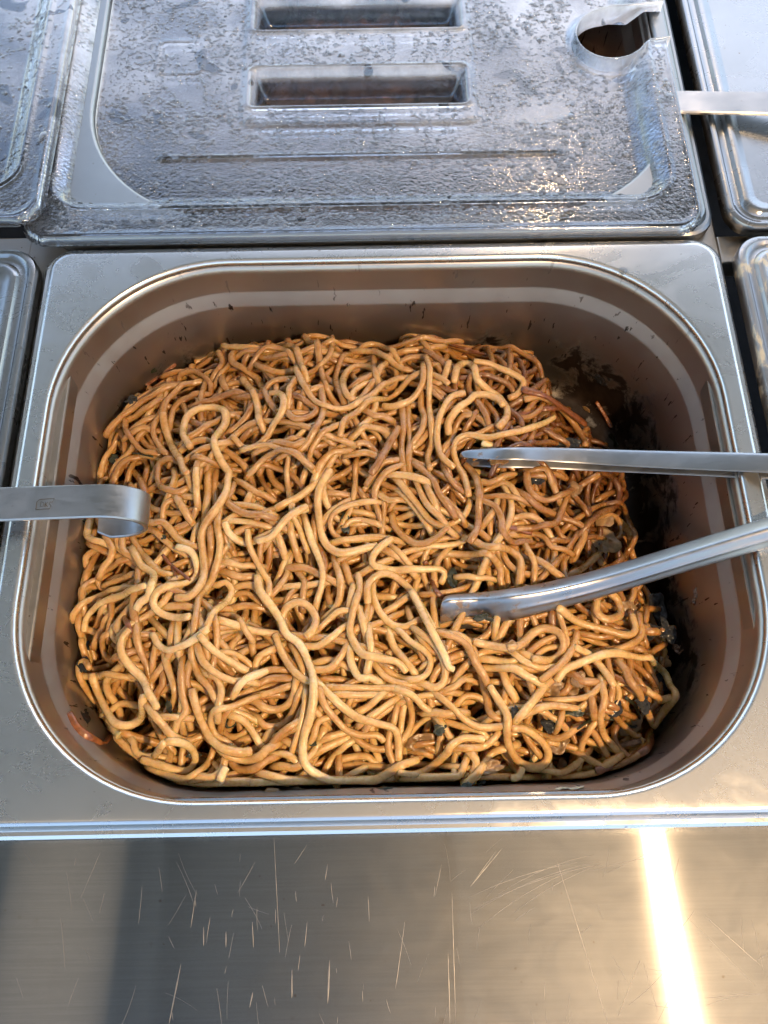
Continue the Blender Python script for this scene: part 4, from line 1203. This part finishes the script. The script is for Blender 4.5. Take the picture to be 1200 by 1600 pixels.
# on the walls
leaf('leaf', 940, 590, 12 * mm, 9 * mm, .3, M_black, 'black leaf stuck to the pan\'s far wall at right', 'leaf', 77.3, .10, .0006, jag=.8)
leaf('leaf', 128, 1124, 6 * mm, 15 * mm, .55, M_black, 'blackened leaf stuck to the wall at the lower left corner', 'leaf', 63.1, .12, .0006, jag=.5)
leaf('leaf', 132, 1040, 5 * mm, 7 * mm, .5, M_black, 'small black leaf bit between heap and left wall', 'leaf', 65.1, .25, .0006, jag=.6)
leaf('leaf', 888, 1236, 9 * mm, 4 * mm, .1, M_crumb, 'pale yellowish leaf stalk on the front wall', 'leaf', 52.5, .30, .0008, jag=.6)
ON = [(985, 1132, 12, 8, .4, 'large translucent onion piece at the lower right'), (943, 846, 13, 14, .2, 'curved onion slice between the tong arms at right'), (722, 893, 8, 8, .1, 'onion cube by the lower tong tip'),
      (880, 1060 + 20, 14, 9, .3, 'onion scrap under the pale noodle at lower right'), (760, 1200, 13, 6, .1, 'brown onion layer near the front wall'), (945, 810, 9, 8, .9, 'onion flake beside the ringed noodle at right'),
      (655, 1160, 14, 9, .2, 'brown onion layer in front of the heap\'s centre'), (780, 718, 10, 5, .2, 'onion bit sitting inside the upper tong tip'), (985, 950, 8, 10, .1, 'pale onion flap left of the tall black leaf'),
      (870, 1160, 9, 10, 1.2, 'soft onion shred below the black leaf clump'), (850, 640, 9, 6, .4, 'glassy onion bit in the dark area behind the tongs')]
for k, (px, py, a, b_, an, lab) in enumerate(ON):
    leaf('onion_piece', px, py, a * mm, b_ * mm, an, M_onion, lab, 'onion', 31 + k * 2.3, .35, -.0004, jag=.35)
for k, (px, py, a, b_) in enumerate([(1000, 1160, 8, 5), (955, 1178, 9, 6), (905, 1062, 7, 7), (930, 1012, 6, 5), (872, 800, 6, 6), (900, 765, 8, 5), (1015, 1050, 6, 7), (690, 1010, 5, 5), (645, 1182, 7, 4), (560, 1195, 6, 5), (520, 702, 5, 4),
                                     (432, 862, 5, 5), (330, 962, 5, 4), (252, 702, 6, 4), (800, 1010, 6, 5), (1035, 1030, 6, 8), (880, 1200, 9, 5), (820, 660, 7, 5), (910, 640, 8, 5)]):
    w0 = bp(px, py, -.055); leaf('onion_piece', px, py, a * mm, b_ * mm, k * .9, M_onion, where(w0[0], w0[1], 'small brown onion flake'), 'onion', 211 + k * 3.3, .35, -.0006, jag=.3)
def strand(name, pts, r, mat, label, cat, lift=.0012, flat=.5, wallside=False):
    W = []
    for (a, b_) in pts:
        p_, n_ = hit(a, b_); W.append(p_ + n_ * lift)
    P = catmull(W, .0014); V, F, T_ = tube(P, r, .3, flat, len(pts) * 1.1, var=.22); c = P.mean(0)
    return tag(link(name, mesh(name, V - c, F), mat, None, tuple(c)), label, cat)
strand('fried_onion', [(102, 1118), (115, 1142), (135, 1158), (158, 1166), (166, 1156)], .0017, M_fried, 'orange-brown onion strip stuck low on the left wall', 'onion')
strand('fried_onion', [(708, 541), (728, 547), (748, 552)], .0008, M_fried, 'thin brown strip stuck on the far wall, upper one', 'onion')
strand('fried_onion', [(722, 556), (740, 553), (760, 556)], .0006, M_fried, 'thin brown strip stuck on the far wall, lower one', 'onion')
strand('fried_onion', [(664, 878), (672, 900), (682, 925), (694, 936)], .0011, M_fried, 'dark red-brown onion string by the lower tong tip', 'onion')
strand('fried_onion', [(255, 868), (270, 888), (276, 905)], .0009, M_fried, 'dark brown string left of the question-mark noodle', 'onion')
strand('fried_onion', [(270, 885), (285, 897), (298, 908)], .0008, M_fried, 'second dark string crossing beside the question-mark noodle', 'onion')
strand('fried_onion', [(190, 955), (200, 975), (206, 990)], .0011, M_fried, 'reddish onion bit below the pale noodle at left', 'onion')
strand('fried_onion', [(800, 655), (830, 645), (870, 640), (905, 655)], .0015, M_fried, 'caramelised onion strip behind the upper tong, longest', 'onion')
strand('fried_onion', [(815, 610), (850, 620), (880, 640), (915, 665)], .0018, M_fried, 'caramelised onion strip inside the arching noodle', 'onion')
strand('fried_onion', [(935, 625), (948, 645), (960, 665)], .0016, M_fried, 'caramelised onion strip at the heap\'s far right corner', 'onion')
strand('fried_onion', [(775, 832), (800, 826), (830, 834)], .0014, M_fried, 'dark onion strip between the tong arms', 'onion')
strand('fried_onion', [(225, 600), (250, 582), (272, 566)], .0012, M_fried, 'dark onion strip at the far left edge of the heap', 'onion')
strand('fried_onion', [(930, 1205), (970, 1190), (1010, 1170), (1024, 1150)], .0016, M_fried, 'brown onion strip lying along the front right wall', 'onion')
strand('fried_onion', [(940, 1180), (970, 1165), (1000, 1158)], .0012, M_crust, 'dry brown onion thread behind the strip at front right', 'onion')
strand('green_stem', [(900, 1140), (920, 1127), (955, 1125), (985, 1137), (996, 1128), (990, 1105), (975, 1092)], .0007, M_herb, 'thin dark green stem curling over the onion at lower right', 'stem', .003, 1.0)
strand('green_stem', [(185, 706), (215, 710), (240, 715)], .0005, M_herb, 'thin green stem at the far left of the heap', 'stem', .001, 1.0)
for k, (px, py, a, b_, an, lab) in enumerate([(1090, 930, 3, 8, 1.0, 'dried crumb stuck high on the right wall'), (1064, 1015, 4, 11, -.35, 'crusty brown piece stuck on the right wall'), (1062, 1000, 3, 4, 0, 'black flake on top of the crusty brown piece')]):
    p_, n_ = hit(px, py)
    o = leaf('dried_crust', px, py, a * mm, b_ * mm, an, M_crust if k < 2 else M_black, lab, 'crust', 91 + k, .5, .0008, jag=.5)
tag(blob('crumb', tuple(hit(445, 1233)[0]), .0020, M_crumb, None, .8, 3, .7), 'pale crumb on the front wall, left one', 'crumb', 'crumbs by the front wall')
tag(blob('crumb', tuple(hit(463, 1236)[0]), .0017, M_crumb, None, .7, 5, .8, stretch=(1.4, .8)), 'whitish crumb on the front wall, right of a rounder one', 'crumb', 'crumbs by the front wall')
tag(blob('crumb', tuple(hit(425, 1240)[0]), .0023, M_onion, None, .6, 8, .6, stretch=(1.6, .8)), 'brownish crumb on the front wall, leftmost', 'crumb', 'crumbs by the front wall')

# ------------------------------------------------------------------ tongs
def sweep_channel(stations, mat, name, parent):
    """stations: centre, side vector (out of the channel's back), up vector, depth, height, curl"""
    rings = []
    for c, side, up, dep, hh, curl, th in stations:
        c = np.array(c); side = np.array(side, float); side /= np.linalg.norm(side); up = np.array(up, float); up = up - side * (up @ side); up /= np.linalg.norm(up)
        prof = []
        # C profile, open towards -side ; curl in 0..1 : 1 = deep channel, 0 = shallow spoon
        out_ = [(-dep, hh * .5), (-dep * .25, hh * .5), (-dep * .06, hh * .46), (0, hh * .30), (0, hh * .10), (.0006 * curl, 0), (0, -hh * .10), (0, -hh * .30), (-dep * .06, -hh * .46), (-dep * .25, -hh * .5), (-dep, -hh * .5)]
        inn = [(a - th if abs(b2) < hh * .45 else a, b2 * (1 - 2 * th / hh)) for a, b2 in out_][::-1]
        for a, b2 in out_ + inn: prof.append(tuple(c + side * a + up * b2))
        rings.append(prof)
    V, F = loft(rings, True, True)
    o_ = link(name, mesh(name, V, F, sharp=50), mat, parent)
    s = o_.modifiers.new('sub', 'SUBSURF'); s.levels = 1; s.render_levels = 2
    return o_
troot = empty('tongs', tuple(bp(1180, 780, .012))); tag(troot, 'steel serving tongs lying open across the right rim, tips in noodles', 'tongs')
off = np.array(troot.location)
def soiled_tool():
    m2 = M_tool.copy(); m2.name = 'soiled_tool_steel'; t = m2.node_tree; b = NB(t); p = t.nodes['Principled BSDF']
    src = p.inputs['Base Color'].links[0].from_socket
    g = b.n('NewGeometry'); sx = b.n('SeparateXYZ'); b.l(g.outputs['Position'], sx.inputs[0])
    near = b.rng(sx.outputs[0], .045, .10, 1, 0)
    st_ = b.rng(b.math('ADD', b.noise(b.pos(loc=(5, 1, 2)), 150, 4, .6), b.math('MULTIPLY', near, .12)), .68, .76, 0, .85)
    st_ = b.math('MULTIPLY', st_, near)
    b.l(b.mix(st_, src, (.22, .12, .05)), p.inputs['Base Color']); b.l(b.math('SUBTRACT', 1.0, b.math('MULTIPLY', st_, .9)), p.inputs['Metallic'])
    return m2
M_tongs = soiled_tool()
SIT = {1: -.0004, -1: .0032}
def arm(pxs, outward, spoon):
    st_ = []
    P = []
    for a, b_, z, dep, hh, *_ in pxs:
        for it in range(4):
            q_ = bp(a, b_, z); i, j = hmap(q_[0:1], q_[1:2])
            if q_[0] < .135: z = max(z, float(np.percentile(H[max(j[0] - 6, 0):j[0] + 7, max(i[0] - 6, 0):i[0] + 7], 50 if a < 770 else 90)) + SIT[outward] + (0 if a < 770 else .0010))
        P.append(bp(a, b_, z))
    zs = np.array([p_[2] for p_ in P]); n5 = sum(1 for e in pxs if e[0] < 1000)
    print('arm z', np.round(zs, 4))
    for k, (q_, e) in enumerate(zip(P, pxs)):
        _, _, _, dep, hh, curl, tl = e
        up = np.array([0, math.sin(tl), math.cos(tl)]); side = np.array([0, outward * math.cos(tl), -outward * math.sin(tl)])  # tilted back shows from above
        t_ = P[min(k + 1, len(P) - 1)] - P[max(k - 1, 0)]; t_ /= np.linalg.norm(t_); side = side - t_ * (side @ t_)
        st_.append((q_ - off, side, up, dep, hh, curl, .0008))
    return sweep_channel(st_, M_tongs, 'arm', troot)
# upper arm: top flange towards us, channel open to the front
UA = [(716, 712, -.043, .0030, .0065, 0, .1), (722, 709, -.0425, .0045, .0085, 0, .1), (745, 706, -.041, .006, .0105, 0, .05), (780, 704, -.038, .0070, .011, .2, 0), (812, 703, -.035, .0075, .0100, .6, 0), (835, 702, -.0335, .0082, .0090, 1, 0),
      (900, 704, -.029, .0088, .0088, 1, 0), (980, 706, -.021, .0092, .0088, 1, 0), (1080, 708, -.009, .0096, .0090, 1, 0), (1200, 711, .006, .0100, .0092, 1, 0), (1330, 716, .016, .0100, .0092, 1, 0), (1440, 722, .022, .010, .0092, 1, 0)]
arm(UA, 1, True)
# lower arm: back of the channel turned up towards us, spoon-shaped tip
tl = .75
LA = [(687, 960, -.0435, .0030, .0110, 0, tl), (692, 961, -.0430, .0045, .0145, 0, tl), (710, 962, -.0415, .0055, .0165, 0, tl), (745, 962, -.039, .0062, .0170, 0, tl), (785, 956, -.036, .0068, .0155, .2, tl), (815, 950, -.034, .0075, .0130, .6, tl), (850, 943, -.031, .008, .0115, 1, tl),
      (920, 927, -.025, .0085, .0112, 1, tl), (1000, 903, -.016, .0085, .0112, 1, tl), (1100, 872, -.003, .0085, .0112, 1, tl), (1200, 843, .009, .0088, .0112, 1, tl), (1330, 806, .020, .009, .011, 1, tl), (1440, 778, .026, .009, .011, 1, tl)]
arm(LA, -1, True)
# hinge with its spring, off to the right
hq = (bp(1440, 722, .022) + bp(1440, 778, .026)) / 2 - off
V, F = loft([rrect(.006 * k_, .010 * k_, .004 * k_, z_, 6, hq[0] + .006, hq[1]) for k_, z_ in ((.8, hq[2] - .007), (1, hq[2] - .006), (1, hq[2] + .006), (.8, hq[2] + .007))], True, True)
link('hinge', mesh('hinge', V, F, sharp=40), M_tool, troot)
# things on the tongs
tpos = bp(757, 964, -.0275); leaf('leaf', 0, 0, 7.5 * mm, 4.2 * mm, -.1, M_herb, 'green leaf bit stuck on the lower tong\'s spoon tip', 'leaf', 23.7, .15, 0, at=tuple(tpos), normal=(.0, -.62, .78), jag=.6)
tp = [bp(753, 692, -.028), bp(766, 696, -.0285), bp(779, 702, -.029)]
P = catmull(tp, .0014); V, F, T_ = tube(P, .0018, .95, 1, 2.0); c = P.mean(0); me = mesh('noodle', V - c, F); put_tint(me, T_); me.materials.append(M_noodle)
tag(link('noodle', me, None, None, tuple(c)), 'short cream noodle stub resting on the upper tong', 'noodle', 'noodles heaped in the pan')

# ------------------------------------------------------------------ strap handles
def strap(path, width, th, name, parent, mat, ydir=(0, 1, 0), wid=None):
    """flat bar swept along path; width along ydir"""
    P = np.array(path); T = np.gradient(P, axis=0); T /= np.linalg.norm(T, axis=1)[:, None]; Y = np.array(ydir, float)
    rings = []
    for i, (p_, t_) in enumerate(zip(P, T)):
        y_ = Y - t_ * (Y @ t_); y_ /= np.linalg.norm(y_); n_ = np.cross(y_, t_) * -1
        w_ = (wid[i] if wid is not None else width) / 2; b_ = min(.0006, th * .4)
        rings.append([tuple(p_ + y_ * a + n_ * c_) for a, c_ in ((-w_ + b_, -th / 2), (-w_, -th / 2 + b_), (-w_, th / 2 - b_), (-w_ + b_, th / 2), (w_ - b_, th / 2), (w_, th / 2 - b_), (w_, -th / 2 + b_), (w_ - b_, -th / 2))])
    V, F = loft(rings, True, True)
    return link(name, mesh(name, V, F, sharp=35), mat, parent)
# left: hooked end of a ladle handle
hr = empty('ladle_handle', (-.164, .128, .008)); tag(hr, 'flat steel handle with hooked end reaching in from the left', 'ladle')
ho = np.array(hr.location)
zt = .0115; path = []
pa, pb = bp(-420, 803, zt + .006), bp(150, 783, zt)
for t in np.linspace(0, 1, 30): path.append(pa * (1 - t) + pb * t)
dirx = (pb - pa) / np.linalg.norm(pb - pa); Rk = .0125
for a in np.linspace(0, R(205), 34)[1:]:
    k_ = 1.35 if a < math.pi / 2 else 1.35
    path.append(pb + dirx * Rk * math.sin(a) * k_ + np.array([0, 0, -1]) * Rk * (1 - math.cos(a)))
path = [p_ - ho for p_ in path]
wid = np.interp(np.arange(len(path)), [0, 28, 45, len(path) - 4, len(path) - 1], [.0150, .0147, .0150, .0145, .0100])
sh = strap(path, .015, .0020, 'handle_strap', hr, M_tool, (.0, 1, 0), wid)
# engraved maker's mark on the strap
c0 = bp(70, 788, zt + .0022) - ho
def onstrap(pts): return [tuple(c0 + np.array([a * .001, b_ * .001, 0])) for a, b_ in pts]
mk = [[(-3.4, -2.2), (-3.4, 1.2), (-2.4, 2.2), (3.6, 2.6), (3.0, 1.0), (2.0, 1.0), (1.7, .1), (2.6, -.4), (2.2, -2.0), (-3.4, -2.2)], [(-1.8, 1.2), (-1.8, -1.0), (-.6, -.8), (-.5, .9), (-1.8, 1.2)], [(.2, 1.1), (.2, -1.1)], [(1.1, 1.1), (.3, .1), (1.2, -1.0)]]
parts = []
for L in mk:
    P = np.array(onstrap(L)); rings = []
    T = np.gradient(P, axis=0)
    for p_, t_ in zip(P, T):
        t_ = t_ / (np.linalg.norm(t_) + 1e-9); s_ = np.cross(t_, (0, 0, 1)); rings.append([tuple(p_ + .00014 * (s_ * math.cos(a) + np.array([0, 0, .5]) * math.sin(a))) for a in np.linspace(0, 2 * math.pi, 6, endpoint=False)])
    parts.append(loft(rings, True, True))
link('engraved_mark', mesh('engraved_mark', *join(parts)), M_groove, hr)
# the ladle's bowl far outside, resting on the left lid
# right: plain strap coming out from under the clear lid
rr_ = empty('spoon_handle', (.18, .352, .004)); tag(rr_, 'flat steel handle sticking out to the right from under the clear lid', 'spoon')
ro = np.array(rr_.location); path = [bp(px_, 160 + (px_ - 1060) * .016, z_) - ro for px_, z_ in [(x_, float(np.interp(x_, [1020, 1062, 1085, 1400], [.0020, .0022, .0036, .0160]))) for x_ in np.linspace(1020, 1400, 30)]]
strap(path, .0150, .0022, 'handle_strap', rr_, M_tool, (.05, 1, 0))
